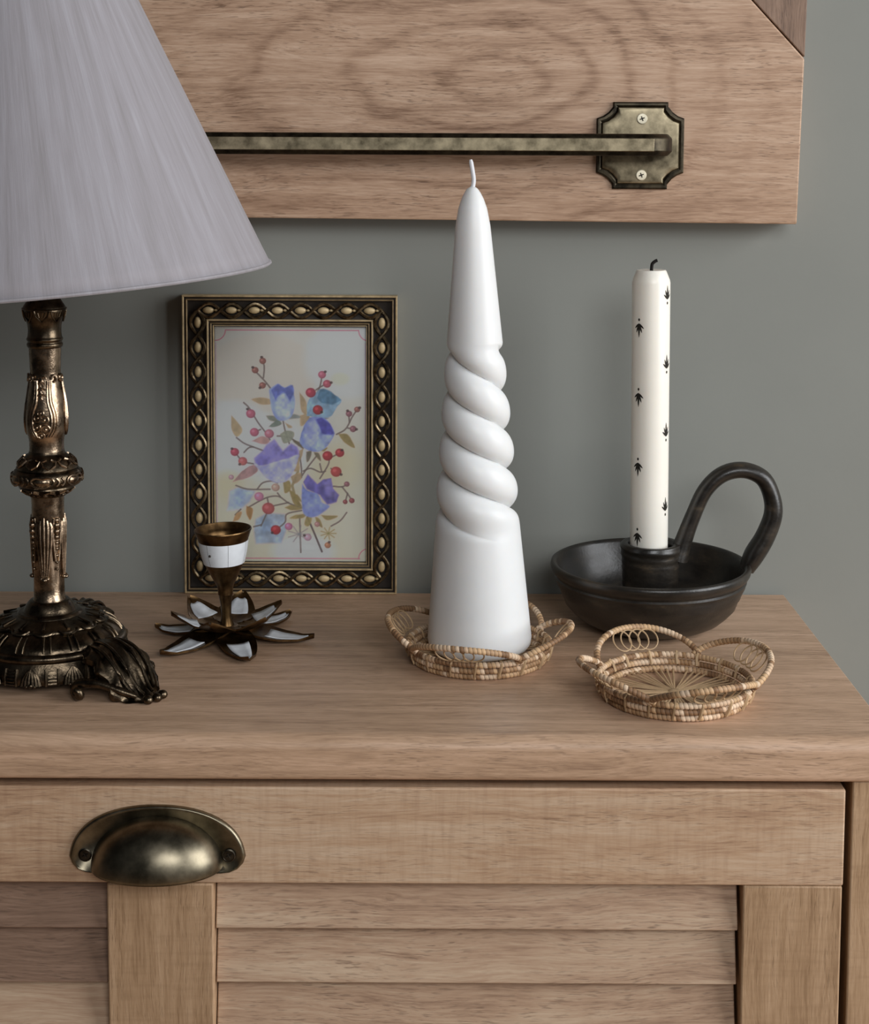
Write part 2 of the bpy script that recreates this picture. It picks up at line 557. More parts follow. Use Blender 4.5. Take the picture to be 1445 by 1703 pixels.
sec = rail_section(0.2672, 0.0061, 0.0036, YR, YR + 0.0085, YR + 0.0024)
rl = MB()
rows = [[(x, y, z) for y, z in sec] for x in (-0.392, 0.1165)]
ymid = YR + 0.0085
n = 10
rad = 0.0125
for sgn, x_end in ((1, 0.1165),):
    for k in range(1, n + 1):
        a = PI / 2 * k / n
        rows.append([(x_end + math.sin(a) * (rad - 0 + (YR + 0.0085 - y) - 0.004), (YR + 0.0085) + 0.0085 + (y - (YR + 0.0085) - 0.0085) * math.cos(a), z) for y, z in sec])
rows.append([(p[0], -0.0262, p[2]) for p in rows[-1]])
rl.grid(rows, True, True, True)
rail_o = rl.build('rail', M['patina_reflect'], rack, bevel=0.0005, angle=28)  # dark patina; at the bent end the colour stands in for a dark reflection
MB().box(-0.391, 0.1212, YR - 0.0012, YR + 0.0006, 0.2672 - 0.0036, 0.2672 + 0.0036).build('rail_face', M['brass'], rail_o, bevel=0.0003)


def plate_outline(hw, hh, c, n=6):
    pts = []
    for sx, sz in ((1, -1), (1, 1), (-1, 1), (-1, -1)):
        cor = []
        for k in range(n + 1):
            a = PI / 2 * k / n
            cor.append((sx * (hw - c * math.cos(a) * 0.95), sz * (hh - c * math.sin(a) * 0.95)))
        # start on the horizontal edge or the vertical edge so the walk is counter-clockwise
        first_vert = (sx * sz > 0)
        cor = [(sx * (hw - c), sz * hh)] + [(sx * (hw - c * (1 - 0.28 * math.sin(PI * k / n)) * math.cos(PI / 2 * k / n)), sz * (hh - c * (1 - 0.28 * math.sin(PI * k / n)) * math.sin(PI / 2 * k / n))) for k in range(n + 1)][0:0] + cor[0:0] + [
            (sx * (hw - c), sz * (hh - c * 0.28)), (sx * (hw - c * 0.72), sz * (hh - c * 0.62)), (sx * (hw - c * 0.38), sz * (hh - c * 0.86)), (sx * hw, sz * (hh - c))]
        if first_vert:
            cor = cor[::-1]
        pts += cor
    return pts


def mount(cx, flip):
    def ring(steps):
        return [[(cx + x, y, 0.2668 + z) for x, z in plate_outline(0.0248 - d, 0.0246 - d, 0.0092 - 0.15 * d)] for d, y in steps]
    pl = MB().grid(ring(((0.0, -0.0241), (0.0, -0.0256), (0.0007, -0.0262), (0.0018, -0.0263), (0.0028, -0.0258), (0.0034, -0.0250))), True, True, True).build('rail_mount', M['patina_reflect'], rack, angle=25)
    MB().grid(ring(((0.0030, -0.0249), (0.0030, -0.0264), (0.0034, -0.0270), (0.0042, -0.0273), (0.0054, -0.0275))), True, True, True).build('raised_plate', M['brass'], pl, angle=25)
    for dz in (0.0152, -0.0167):
        s_ = MB()
        s_.lathe([(0.0030, 0), (0.0030, 0.0006), (0.0027, 0.0009), (0.0012, 0.00095)], 24)
        s_.v = [(cx + 0.0005 + x, -0.0275 - z, 0.2668 + dz + y) for x, y, z in s_.v]
        s_.f = [tuple(reversed(f)) for f in s_.f]
        so = s_.build('screw', M['screw'], pl)
        so['label'] = 'bright steel cross-head screw'
        k_ = MB()
        for a in (0.35, 0.35 + PI / 2):
            ca, sa = math.cos(a) * 0.0014, math.sin(a) * 0.0014
            k_.tube([(cx + 0.0005 - ca, -0.0284, 0.2668 + dz - sa), (cx + 0.0005 + ca, -0.0284, 0.2668 + dz + sa)], 0.00035, 6)
        k_.build('screw_slot', M['black'], pl)
    return pl


mount(0.1166, 1)
mount(-0.392, -1)
MB().tube([(-0.392, -0.026, 0.2672), (-0.392, YR + 0.004, 0.2672)], 0.0055, 12).build('rail_post', M['brass'], rack)

# ---------------------------------------------------------------- picture frame
FX0, FX1, FZ1 = -0.1478, -0.0217, 0.1784
frame = thing('picture_frame', 'small gilt picture frame with a beaded twist border holding a blue flower print', 'picture frame', (0, 0, T + 0.0002))
fcx, fw_, fh_ = (FX0 + FX1) / 2, (FX1 - FX0) / 2, FZ1 / 2
YB = 0.0036


def ring_rows(offs):
    rows = []
    for d, y in offs:
        rows.append([(fcx + sx * (fw_ - d), y, fh_ + sz * (fh_ - d)) for sx, sz in ((-1, -1), (1, -1), (1, 1), (-1, 1))])
    return rows


def frame_part(name, mat, offs):
    return MB().grid(ring_rows(offs), True).build(name, mat, frame, angle=20)


# dark moulding body with gilt lines raised on it: four mitred sides each
frame_part('moulding', M['channel'], [(0.0014, YB), (0.0002, YB - 0.0003), (0.0002, -0.0036), (0.0034, -0.0034), (0.0036, -0.0020), (0.0060, -0.0014), (0.0118, -0.0014), (0.0144, -0.0024), (0.0146, -0.0030), (0.0178, -0.0020), (0.0184, -0.0004), (0.0184, 0.0020)])
frame_part('gilt_line', M['gilt'], [(0.0, YB - 0.0006), (0.0, -0.0044), (0.0003, -0.0048), (0.0008, -0.0048), (0.0011, -0.0044), (0.0012, -0.0034)])
frame_part('gilt_line', M['gilt_dim'], [(0.0022, -0.0034), (0.0023, -0.0041), (0.0026, -0.0043), (0.0030, -0.0041), (0.0032, -0.0033)])
frame_part('gilt_line', M['gilt'], [(0.0142, -0.0020), (0.0142, -0.0036), (0.0145, -0.0040), (0.0150, -0.0040), (0.0153, -0.0036), (0.0154, -0.0026)])
frame_part('gilt_line', M['gilt_dim'], [(0.0163, -0.0024), (0.0164, -0.0032), (0.0167, -0.0034), (0.0170, -0.0032), (0.0171, -0.0022)])
frame_part('gilt_line', M['gilt'], [(0.0177, -0.0018), (0.0178, -0.0024), (0.0181, -0.0024), (0.0183, -0.0014), (0.0184, 0.0002)])
MB().box(FX0 + 0.0034, FX1 - 0.0034, 0.0026, YB - 0.0001, 0.0034, FZ1 - 0.0034).build('backing_board', M['channel'], frame)
YC, AMP = -0.0032, 0.0041
dch = 0.0090
bead_me = None


def add_bead(x, z, vert, small=False):
    global bead_me
    if bead_me is None:
        o = MB().ball((0, 0, 0), 0.0034, 0.0013, 0.0021, 10, 6).build('bead', M['bead'], frame)
        bead_me = o.data
    else:
        o = bpy.data.objects.new('bead', bead_me)
        link(o, frame)
    o.location = (x, YC + 0.0006, z)
    if vert:
        o.rotation_euler = (0, PI / 2, 0)
    if small:
        o.scale = (0.36, 0.8, 0.42)


for side in range(4):
    vert = side % 2 == 1
    L = (FZ1 if vert else (FX1 - FX0)) - 2 * dch
    nlobe = 11 if vert else 8
    p = L / nlobe
    for ph in (1, -1):
        pts = []
        N = nlobe * 8
        for k in range(N + 1):
            t = L * k / N
            o_ = ph * AMP * math.sin(PI * t / p)
            yy = YC - 0.0004 - 0.0006 * ph * math.cos(PI * t / p)
            if vert:
                pts.append(((FX0 + dch if side == 1 else FX1 - dch) + o_, yy, dch + t))
            else:
                pts.append((FX0 + dch + t, yy, (dch if side == 0 else FZ1 - dch) + o_))
        MB().tube(pts, 0.00100, 6).build('twist_strand', M['strand'], frame)
    for k in range(nlobe):
        t = dch + p * (k + 0.5)
        xx, zz = ((FX0 + dch if side == 1 else FX1 - dch), t) if vert else (FX0 + t, (dch if side == 0 else FZ1 - dch))
        add_bead(xx - (0 if vert else 0.0005), zz, vert)
        if not vert:
            add_bead(xx + 0.0040, zz, vert, True)

# the painted print: a fine grid of coloured points
PW, PH = 300, 468
U0, U1, V0, V1 = 220.0, 1048.0, 208.0, 1500.0
uu, vv = np.meshgrid(np.linspace(U0, U1, PW), np.linspace(V0, V1, PH))
rng = np.random.RandomState(3)


def blur_noise(sx, sy):
    a = rng.rand(PH // sy + 3, PW // sx + 3)
    yi, xi = np.linspace(0, a.shape[0] - 1.001, PH), np.linspace(0, a.shape[1] - 1.001, PW)
    y0, x0 = yi.astype(int), xi.astype(int)
    fy, fx = (yi - y0)[:, None], (xi - x0)[None, :]
    fy, fx = fy * fy * (3 - 2 * fy), fx * fx * (3 - 2 * fx)
    return (a[y0][:, x0] * (1 - fy) * (1 - fx) + a[y0][:, x0 + 1] * (1 - fy) * fx + a[y0 + 1][:, x0] * fy * (1 - fx) + a[y0 + 1][:, x0 + 1] * fy * fx)


wash = blur_noise(12, 12) * 0.6 + blur_noise(5, 5) * 0.4
img = np.zeros((PH, PW, 3))
img[:] = (226, 216, 194)


def put(mask, col, a=1.0):
    global img
    mm = (np.clip(mask, 0, 1) * a)[..., None]
    img = img * (1 - mm) + np.array(col, float) * mm


def seg_dist(ax, ay, bx, by):
    dx, dy = bx - ax, by - ay
    l2 = dx * dx + dy * dy + 1e-9
    t = np.clip(((uu - ax) * dx + (vv - ay) * dy) / l2, 0, 1)
    return np.hypot(uu - ax - t * dx, vv - ay - t * dy)


def poly(pts, col, a=1.0, soft=2.5, vary=0.22):
    inside = np.zeros_like(uu, bool)
    dist = np.full_like(uu, 1e9)
    n = len(pts)
    for i in range(n):
        ax, ay = pts[i]
        bx, by = pts[(i + 1) % n]
        if ay != by:
            cond = ((ay > vv) != (by > vv)) & (uu < (bx - ax) * (vv - ay) / (by - ay) + ax)
            inside ^= cond
        dist = np.minimum(dist, seg_dist(ax, ay, bx, by))
    sd = np.where(inside, dist, -dist) + (wash - 0.5) * 5
    mask = np.clip(sd / soft * 0.5 + 0.5, 0, 1)
    shade = 1 + (wash[..., None] - 0.5) * 2 * vary
    global img
    mm = (mask * a)[..., None]
    img = img * (1 - mm) + np.clip(np.array(col, float) * shade, 0, 255) * mm


def smooth_poly(pts, n=40):
    return [tuple(q) for q in spline(list(pts) + [pts[0]], n)][:-1]


def stroke(pts, wd, col, a=0.9):
    d = np.full_like(uu, 1e9)
    for (ax, ay), (bx, by) in zip(pts[:-1], pts[1:]):
        d = np.minimum(d, seg_dist(ax, ay, bx, by))
    put(np.clip((wd - d) / 2.5 + 0.5, 0, 1), col, a)


def ell(x, y, rx, ry, col, a=1.0, soft=0.12):
    d = np.hypot((uu - x) / rx, (vv - y) / ry)
    put(np.clip((1 - d) / soft + 0.5, 0, 1), col, a)


# washes
put(np.clip((vv - 560) / 700, 0, 1), (232, 212, 172), 0.75)
ell(480, 470, 300, 210, (221, 211, 186), 0.8, 0.1)
ell(940, 400, 210, 180, (232, 230, 222), 0.8, 0.5)
ell(330, 830, 200, 190, (231, 230, 226), 0.95, 0.45)
ell(560, 900, 160, 180, (232, 228, 218), 0.8, 0.6)
ell(900, 500, 60, 40, (236, 214, 170), 0.6, 0.8)
ell(700, 1440, 160, 90, (236, 230, 218), 0.9, 0.6)
ell(300, 1080, 70, 90, (236, 208, 158), 0.6, 0.8)
ell(900, 1010, 140, 150, (236, 206, 150), 0.55, 0.9)
ell(1000, 1250, 120, 250, (230, 216, 186), 0.7, 0.8)
PINK = (205, 112, 128)
for q in ([(285, 240), (1000, 240)], [(232, 310), (232, 1480)], [(232, 1478), (1005, 1478)], [(1036, 310), (1036, 1415)]):
    stroke(q, 2.6 if q[0][1] == q[1][1] else 1.6, PINK if q[0][1] == q[1][1] else (196, 150, 168), 0.85)
for cx_, cy_, a0 in ((228, 240, 0), (1056, 240, 1), (1056, 1478, 2), (228, 1478, 3)):
    pts = []
    for k in range(9):
        a = PI / 2 * k / 8 + (0, PI / 2, PI, 1.5 * PI)[a0]
        pts.append((cx_ + 56 * math.cos(a), cy_ + 56 * math.sin(a)))
    stroke(pts, 2.6, PINK, 0.9)
# pale background petals
poly([(300, 1110), (350, 1090), (440, 1110), (410, 1170), (360, 1210), (288, 1216)], (160, 192, 216), 0.75, 8)
poly([(335, 1100), (385, 1110), (370, 1190), (330, 1190)], (140, 170, 205), 0.5, 12)
poly([(440, 1265), (500, 1230), (600, 1235), (605, 1330), (580, 1395), (440, 1398), (430, 1330)], (150, 180, 196), 0.8, 7)
poly([(470, 1270), (520, 1260), (535, 1340), (470, 1345)], (118, 146, 168), 0.5, 14)
# stems
ST = (112, 104, 92)
for pts in ([(545, 580), (500, 520), (445, 462)], [(487, 495), (492, 440), (484, 405)], [(500, 530), (484, 540)],
            [(725, 705), (755, 620), (790, 545), (803, 480)], [(770, 560), (800, 540), (830, 527)],
            [(880, 800), (930, 770), (965, 705), (990, 668)], [(940, 765), (970, 770)], [(950, 735), (946, 690)],
            [(380, 630), (410, 660), (455, 735), (500, 795), (520, 830)], [(437, 790), (470, 775)],
            [(340, 820), (380, 850), (430, 870), (490, 892)], [(380, 900), (405, 875), (430, 870)],
            [(330, 898), (373, 948), (432, 962)],
            [(592, 730), (605, 790), (625, 850)], [(560, 810), (620, 815), (690, 860)],
            [(690, 1030), (720, 985), (770, 920)], [(700, 1000), (740, 985), (790, 1005), (820, 1000)], [(790, 960), (800, 1005)],
            [(790, 1040), (835, 965), (840, 925)], [(840, 930), (870, 915), (898, 900)], [(850, 985), (878, 1003)],
            [(680, 910), (690, 985), (690, 1035)],
            [(860, 1082), (910, 1085), (936, 1070)], [(910, 1085), (945, 1130), (963, 1160)], [(940, 1120), (927, 1167)],
            [(335, 1080), (400, 1100), (520, 1100)], [(450, 1100), (480, 1065), (530, 1055), (560, 1065)],
            [(400, 1200), (470, 1160), (520, 1140), (570, 1140), (620, 1175), (690, 1200)], [(505, 1150), (510, 1205), (470, 1300)],
            [(430, 1305), (470, 1295)], [(540, 1190), (620, 1172)], [(550, 1322), (600, 1280), (610, 1235), (690, 1215)],
            [(720, 1255), (760, 1340), (800, 1440)], [(680, 1260), (685, 1445)], [(560, 1120), (575, 1140)],
            [(330, 1240), (360, 1210)], [(850, 1300), (900, 1270), (935, 1225)]):
    stroke(spline(pts, 3 * len(pts)) if len(pts) > 2 else pts, 4.2, ST, 0.85)
stroke([(668, 910), (672, 1000), (640, 1080), (660, 1160), (690, 1200)], 7, (150, 140, 90), 0.8)
stroke([(722, 1250), (800, 1440)], 5, (98, 90, 84), 0.9)
# leaves and sepals
TAN, OLIVE, MAUVE, GREEN = (178, 158, 112), (150, 136, 78), (176, 140, 130), (128, 136, 112)
for pts, c in (([(420, 612), (470, 602), (528, 615), (526, 636), (470, 638)], TAN), ([(680, 570), (715, 620), (718, 690), (690, 668)], TAN),
               ([(312, 695), (370, 772), (340, 815), (312, 768)], (186, 168, 118)), ([(890, 798), (940, 800), (980, 872), (925, 845)], OLIVE),
               ([(420, 838), (480, 812), (518, 832), (495, 855)], (188, 150, 132)), ([(318, 1060), (370, 1000), (432, 968), (455, 1000), (400, 1036)], MAUVE),
               ([(316, 1278), (335, 1235), (365, 1225), (350, 1265)], (186, 146, 88)), ([(390, 1190), (425, 1208), (412, 1268), (392, 1235)], (166, 124, 66)),
               ([(500, 700), (545, 702), (570, 735), (520, 725)], GREEN), ([(512, 760), (560, 722), (585, 745), (545, 762)], (120, 138, 116)),
               ([(600, 735), (640, 760), (620, 765)], TAN), ([(615, 715), (650, 690), (688, 708), (640, 718)], (140, 152, 138)),
               ([(575, 800), (610, 780), (650, 790), (640, 830), (595, 850)], (150, 158, 128)), ([(640, 825), (690, 850), (700, 880), (650, 845)], (110, 104, 78)),
               ([(685, 700), (720, 690), (735, 715), (690, 755)], TAN), ([(780, 708), (838, 712), (790, 722)], (110, 130, 136)),
               ([(715, 895), (745, 890), (740, 925), (720, 950)], (112, 110, 88)), ([(755, 895), (785, 905), (795, 945), (765, 915)], (112, 106, 80)),
               ([(790, 885), (830, 872), (815, 892)], OLIVE), ([(680, 890), (700, 880), (690, 930), (665, 960)], TAN),
               ([(590, 1060), (625, 1055), (630, 1100), (600, 1120)], OLIVE), ([(630, 1030), (680, 1010), (690, 1040), (650, 1070)], TAN),
               ([(620, 1100), (650, 1120), (690, 1190), (650, 1180)], OLIVE), ([(640, 1130), (670, 1130), (690, 1170)], OLIVE),
               ([(600, 1200), (640, 1185), (690, 1205), (640, 1215)], OLIVE), ([(625, 1258), (660, 1240), (715, 1235), (690, 1258)], OLIVE),
               ([(715, 1250), (745, 1255), (730, 1300), (705, 1290)], (158, 146, 84)), ([(765, 1250), (790, 1265), (805, 1310), (775, 1290)], OLIVE),
               ([(795, 1240), (885, 1245), (830, 1268)], OLIVE), ([(640, 945), (670, 940), (680, 990), (650, 1000)], TAN)):
    poly(smooth_poly(pts, 26), c, 0.9, 3, 0.14)
for x, y, r_, c in ((675, 1345, 60, (140, 146, 140)), (835, 1340, 42, (150, 144, 82))):
    for k in range(9):
        a = k * 0.7
        stroke([(x, y), (x + r_ * math.cos(a), y + r_ * 0.8 * math.sin(a))], 3.5, c, 0.6)
# flowers
poly(smooth_poly([(720, 700), (728, 620), (775, 570), (800, 552), (845, 568), (905, 615), (880, 655), (850, 702), (790, 712)], 50), (138, 178, 192), 0.95)
poly([(775, 605), (790, 560), (810, 552), (850, 568), (905, 614), (860, 640), (800, 630)], (84, 126, 146), 0.85, 4)
poly(smooth_poly([(516, 560), (535, 545), (568, 528), (600, 548), (640, 532), (652, 580), (655, 640), (640, 700), (600, 726), (560, 722), (535, 680), (524, 620)], 60), (150, 172, 214), 1)
poly([(528, 562), (565, 530), (600, 552), (645, 534), (650, 580), (630, 622), (605, 580), (588, 583), (565, 592), (552, 615)], (98, 112, 170), 0.95, 4)
poly(smooth_poly([(552, 640), (572, 600), (600, 580), (622, 625), (640, 660), (628, 700), (598, 722), (565, 712)], 40), (186, 204, 232), 0.9, 8)
poly(smooth_poly([(735, 708), (790, 706), (832, 726), (868, 785), (862, 815), (822, 872), (770, 895), (715, 880), (682, 840), (702, 760)], 60), (134, 154, 204), 1)
poly([(765, 720), (800, 710), (845, 742), (868, 795), (840, 808), (800, 795), (790, 760)], (84, 84, 158), 0.95, 4)
poly(smooth_poly([(740, 722), (766, 722), (790, 800), (762, 862), (722, 855), (702, 800)], 36), (172, 186, 222), 0.85, 10)
poly(smooth_poly([(762, 862), (800, 806), (858, 812), (818, 868), (775, 890)], 30), (172, 194, 224), 0.9, 6)
poly([(435, 930), (480, 890), (500, 860), (545, 828), (590, 890), (635, 850), (668, 868), (678, 920), (640, 950), (560, 952), (500, 968), (445, 975)], (150, 146, 204), 1, 6)
poly(smooth_poly([(440, 940), (480, 915), (520, 940), (500, 965), (455, 975)], 30), (130, 126, 190), 0.7, 10)
poly(smooth_poly([(560, 935), (600, 900), (665, 880), (670, 915), (620, 945), (570, 950)], 30), (136, 130, 192), 0.7, 10)
poly(smooth_poly([(430, 955), (480, 972), (550, 950), (620, 930), (674, 912), (660, 970), (630, 1035), (590, 1062), (540, 1060), (490, 1030)], 50), (186, 194, 232), 1, 4)
poly([(700, 1060), (725, 1018), (775, 1072), (810, 1045), (850, 1038), (860, 1095), (893, 1130), (880, 1168), (830, 1182), (790, 1130), (720, 1100)], (112, 108, 170), 1, 4)
poly(smooth_poly([(800, 1070), (845, 1050), (855, 1100), (885, 1130), (850, 1150), (820, 1110)], 30), (140, 134, 184), 0.8, 10)
poly(smooth_poly([(695, 1070), (720, 1102), (780, 1128), (800, 1172), (842, 1192), (790, 1236), (740, 1252), (700, 1228), (690, 1150)], 50), (132, 152, 206), 1, 4)
poly(smooth_poly([(715, 1130), (770, 1140), (790, 1185), (760, 1220), (715, 1200)], 30), (160, 178, 220), 0.6, 16)
# rose hips
BR, PK, RD, DP = (158, 108, 92), (196, 112, 124), (176, 66, 66), (150, 104, 104)
for x, y, r_, c in ((484, 405, 18, BR), (443, 455, 18, BR), (482, 537, 18, BR), (418, 690, 25, PK), (437, 790, 24, PK), (517, 798, 25, (200, 130, 136)),
                    (803, 478, 21, PK), (830, 527, 22, (186, 96, 104)), (742, 575, 27, (178, 74, 84)), (780, 668, 27, RD), (948, 688, 17, DP), (992, 665, 16, BR),
                    (970, 770, 18, DP), (330, 898, 23, (190, 90, 98)), (373, 948, 24, (200, 110, 104)), (832, 917, 27, RD), (898, 900, 24, RD), (878, 1003, 29, (190, 84, 76)),
                    (936, 1070, 15, DP), (927, 1167, 13, (150, 84, 80)), (963, 1160, 15, (150, 84, 80)), (460, 1140, 25, (210, 140, 160)), (510, 1205, 33, (190, 96, 90)),
                    (550, 1322, 27, (184, 62, 62)), (620, 1303, 21, (206, 130, 158)), (724, 1362, 20, (206, 168, 176)), (832, 1405, 17, (190, 130, 90)), (775, 1290, 15, (190, 140, 130)),
                    (310, 1035, 14, (200, 160, 160)), (550, 1090, 22, (200, 168, 140))):
    ell(x, y, r_, r_ * 0.95, tuple(v * 0.82 for v in c), 0.95)
    ell(x - r_ * 0.15, y - r_ * 0.1, r_ * 0.8, r_ * 0.75, c, 0.9, 0.5)
    ell(x - r_ * 0.3, y - r_ * 0.25, r_ * 0.33, r_ * 0.3, tuple(min(255, v * 1.25 + 30) for v in c), 0.55, 0.9)
for x, y in ((478, 385), (430, 440), (468, 550), (400, 665), (820, 462), (852, 520), (800, 680), (940, 672), (1005, 655), (988, 772), (315, 880), (356, 965), (910, 885), (905, 1018), (530, 1338), (840, 1388), (705, 1352)):
    ell(x, y, 8, 7, (74, 62, 56), 0.85, 0.4)
img = np.clip(img + (rng.rand(PH, PW, 1) - 0.5) * 5, 0, 255) / 255
img = np.clip(img * 0.86 + np.array([0.93, 0.91, 0.86]) * 0.14, 0, 1)
img = np.clip(img * np.array([1.19, 1.15, 1.24]), 0, 1)
lin_img = np.where(img <= 0.04045, img / 12.92, ((img + 0.055) / 1.055) ** 2.4)
px0, px1, pz1, pz0 = FX0 + 0.0176, FX1 - 0.0176, FZ1 - 0.0176, 0.0176
gx, gz = np.meshgrid(np.linspace(px0, px1, PW), np.linspace(pz1, pz0, PH))
verts = np.stack([gx, np.full_like(gx, 0.0016), gz], -1).reshape(-1, 3)
ii = np.arange(PW * PH).reshape(PH, PW)
quads = np.stack([ii[1:, :-1], ii[1:, 1:], ii[:-1, 1:], ii[:-1, :-1]], -1).reshape(-1, 4)
me = bpy.data.meshes.new('botanical_print')
me.vertices.add(len(verts))
me.vertices.foreach_set('co', verts.ravel())
me.loops.add(quads.size)
me.loops.foreach_set('vertex_index', quads.ravel())
me.polygons.add(len(quads))
me.polygons.foreach_set('loop_start', np.arange(0, quads.size, 4))
me.polygons.foreach_set('loop_total', np.full(len(quads), 4))
me.update(calc_edges=True)
ca = me.color_attributes.new('paint', 'FLOAT_COLOR', 'POINT')
ca.data.foreach_set('color', np.concatenate([lin_img.reshape(-1, 3), np.ones((PW * PH, 1))], 1).astype(np.float32).ravel())
me.materials.append(M['print'])
pr = link(bpy.data.objects.new('botanical_print', me), frame)
pr['label'] = 'watercolour print of blue bell flowers and red rose hips'
MB().box(px0, px1, 0.0002, 0.0012, pz0, pz1).build('glass_pane', M['glass'], frame, smooth=False)

# ---------------------------------------------------------------- table lamp
lamp = thing('table_lamp', 'ornate bronze table lamp with grey fabric cone shade, left of the picture frame', 'lamp', (-0.1942, -0.140, T))
MM = 0.001


def pr_mm(lst, n=None):
    p = [(r * MM, z * MM) for r, z in lst]
    return spline(p, n) if n else p


def on_ring(r, z, az):
    return (r * math.cos(az), r * math.sin(az), z)


# skirt and dome of the base
def skirt_mod(a, r, z):
    if z > 0.0150:
        return 0
    t = (0.0150 - z) / 0.010
    s_ = math.cos(a * 24)
    return 0.0004 * t * math.cos(a * 24)


base = MB()
base.lathe(pr_mm([(34, 5.6), (38.2, 4.8), (39.2, 5.4), (39.3, 7.5), (38.8, 10), (37.9, 12.5), (36.9, 14.2), (36.6, 14.8), (37.6, 15.6), (38.2, 17), (37.6, 18.4), (36.2, 19.0), (35.4, 19.2)]), 192, skirt_mod, capa=True, capb=False)
base.lathe(pr_mm([(35.4, 19.2), (34.9, 20.4), (34.0, 21.6), (32.4, 23.0), (30.4, 24.3), (28.2, 25.4), (26.4, 26.1)]), 216,
           lambda a, r, z: 0.0010 * (abs(math.cos(a * 8)) ** 0.35 - 0.75) * (1 if 0.0196 < z < 0.0259 else 0), capa=False, capb=False)
base.lathe(pr_mm([(26.4, 26.1), (26.2, 27.0), (25.2, 27.5), (23.0, 28.2), (20.5, 29.0), (18.0, 29.8), (16.4, 30.2)]), 216,
           lambda a, r, z: 0.0011 * math.cos(a * 13) * max(0.0, min(1.0, (r - 0.018) / 0.007)), capa=False, capb=False)
base.lathe(pr_mm([(16.4, 30.2), (15.8, 31.2), (14.6, 31.6), (13.4, 31.4), (13.0, 31.8), (12.4, 33.2), (11.2, 35.2), (10.2, 36.4), (9.6, 36.9), (7.6, 37.0)]), 96, capa=False)
base_o = base.build('base', M['lamp_dark'], lamp, angle=55)
orn = MB()
for k in range(16):                                  # paired ribs between the gadroons
    for d in (-0.05, 0.05):
        az = 2 * PI * k / 16 + PI / 16 + d
        orn.tube([on_ring(r * MM, z * MM, az) for r, z in ((35.6, 20.0), (34.2, 22.3), (31.8, 24.3), (29.0, 25.8))], 0.00055, 6)
for k in range(13):                                  # scalloped collar
    az = 2 * PI * k / 13
    orn.tube([on_ring((24.4 + 3.2 * math.cos(q)) * MM, (27.6 - 1.4 * math.cos(q)) * MM, az + 0.19 * math.sin(q)) for q in [-1.5 + 3.0 * i / 8 for i in range(9)]], 0.0006, 6)
    orn.tube([on_ring(r * MM, z * MM, az) for r, z in ((25.5, 28.2), (22, 29.4), (18.5, 30.4))], [0.0009, 0.0006, 0.0003], 6)
def skr(z, lift=0.35):
    return (float(np.interp(z, [4.8, 5.4, 7.5, 10, 12.5, 14.2], [38.4, 39.2, 39.3, 38.8, 37.9, 36.9])) + lift) * MM


for k in range(24):                                  # reeded blocks and shells along the skirt
    az = 2 * PI * k / 24
    if k % 2:
        for q in range(5):
            z = 6.0 + q * 1.6
            orn.tube([on_ring(skr(z), z * MM, az + d) for d in (-0.05, 0, 0.05)], 0.0005, 5)
        for d in (-0.075, 0.075):
            orn.tube([on_ring(skr(z, 0.5), z * MM, az + d) for z in (5.0, 8.5, 13)], 0.0007, 5)
    else:
        for d in (-0.11, -0.07, -0.025, 0.025, 0.07, 0.11):
            orn.tube([on_ring(skr(5.4, 0.6), 5.4 * MM, az + d), on_ring(skr(9.0, 0.5), 9.0 * MM, az + d * 0.85), on_ring(skr(11.5, 0.5), 11.5 * MM, az + d * 0.5), on_ring(skr(13), 13 * MM, az + d * 0.1)], [0.0011, 0.0007, 0.0005, 0.0004], 5)
        orn.ball(on_ring(skr(5.4, 0.9), 5.6 * MM, az), 0.0012, seg=8, rings=5)
        for d in (-0.05, 0.05):
            orn.ball(on_ring(skr(5.4, 0.8), 5.2 * MM, az + d), 0.0008, seg=8, rings=5)
orn.build('base_ornament', M['lamp_dark'], base_o)


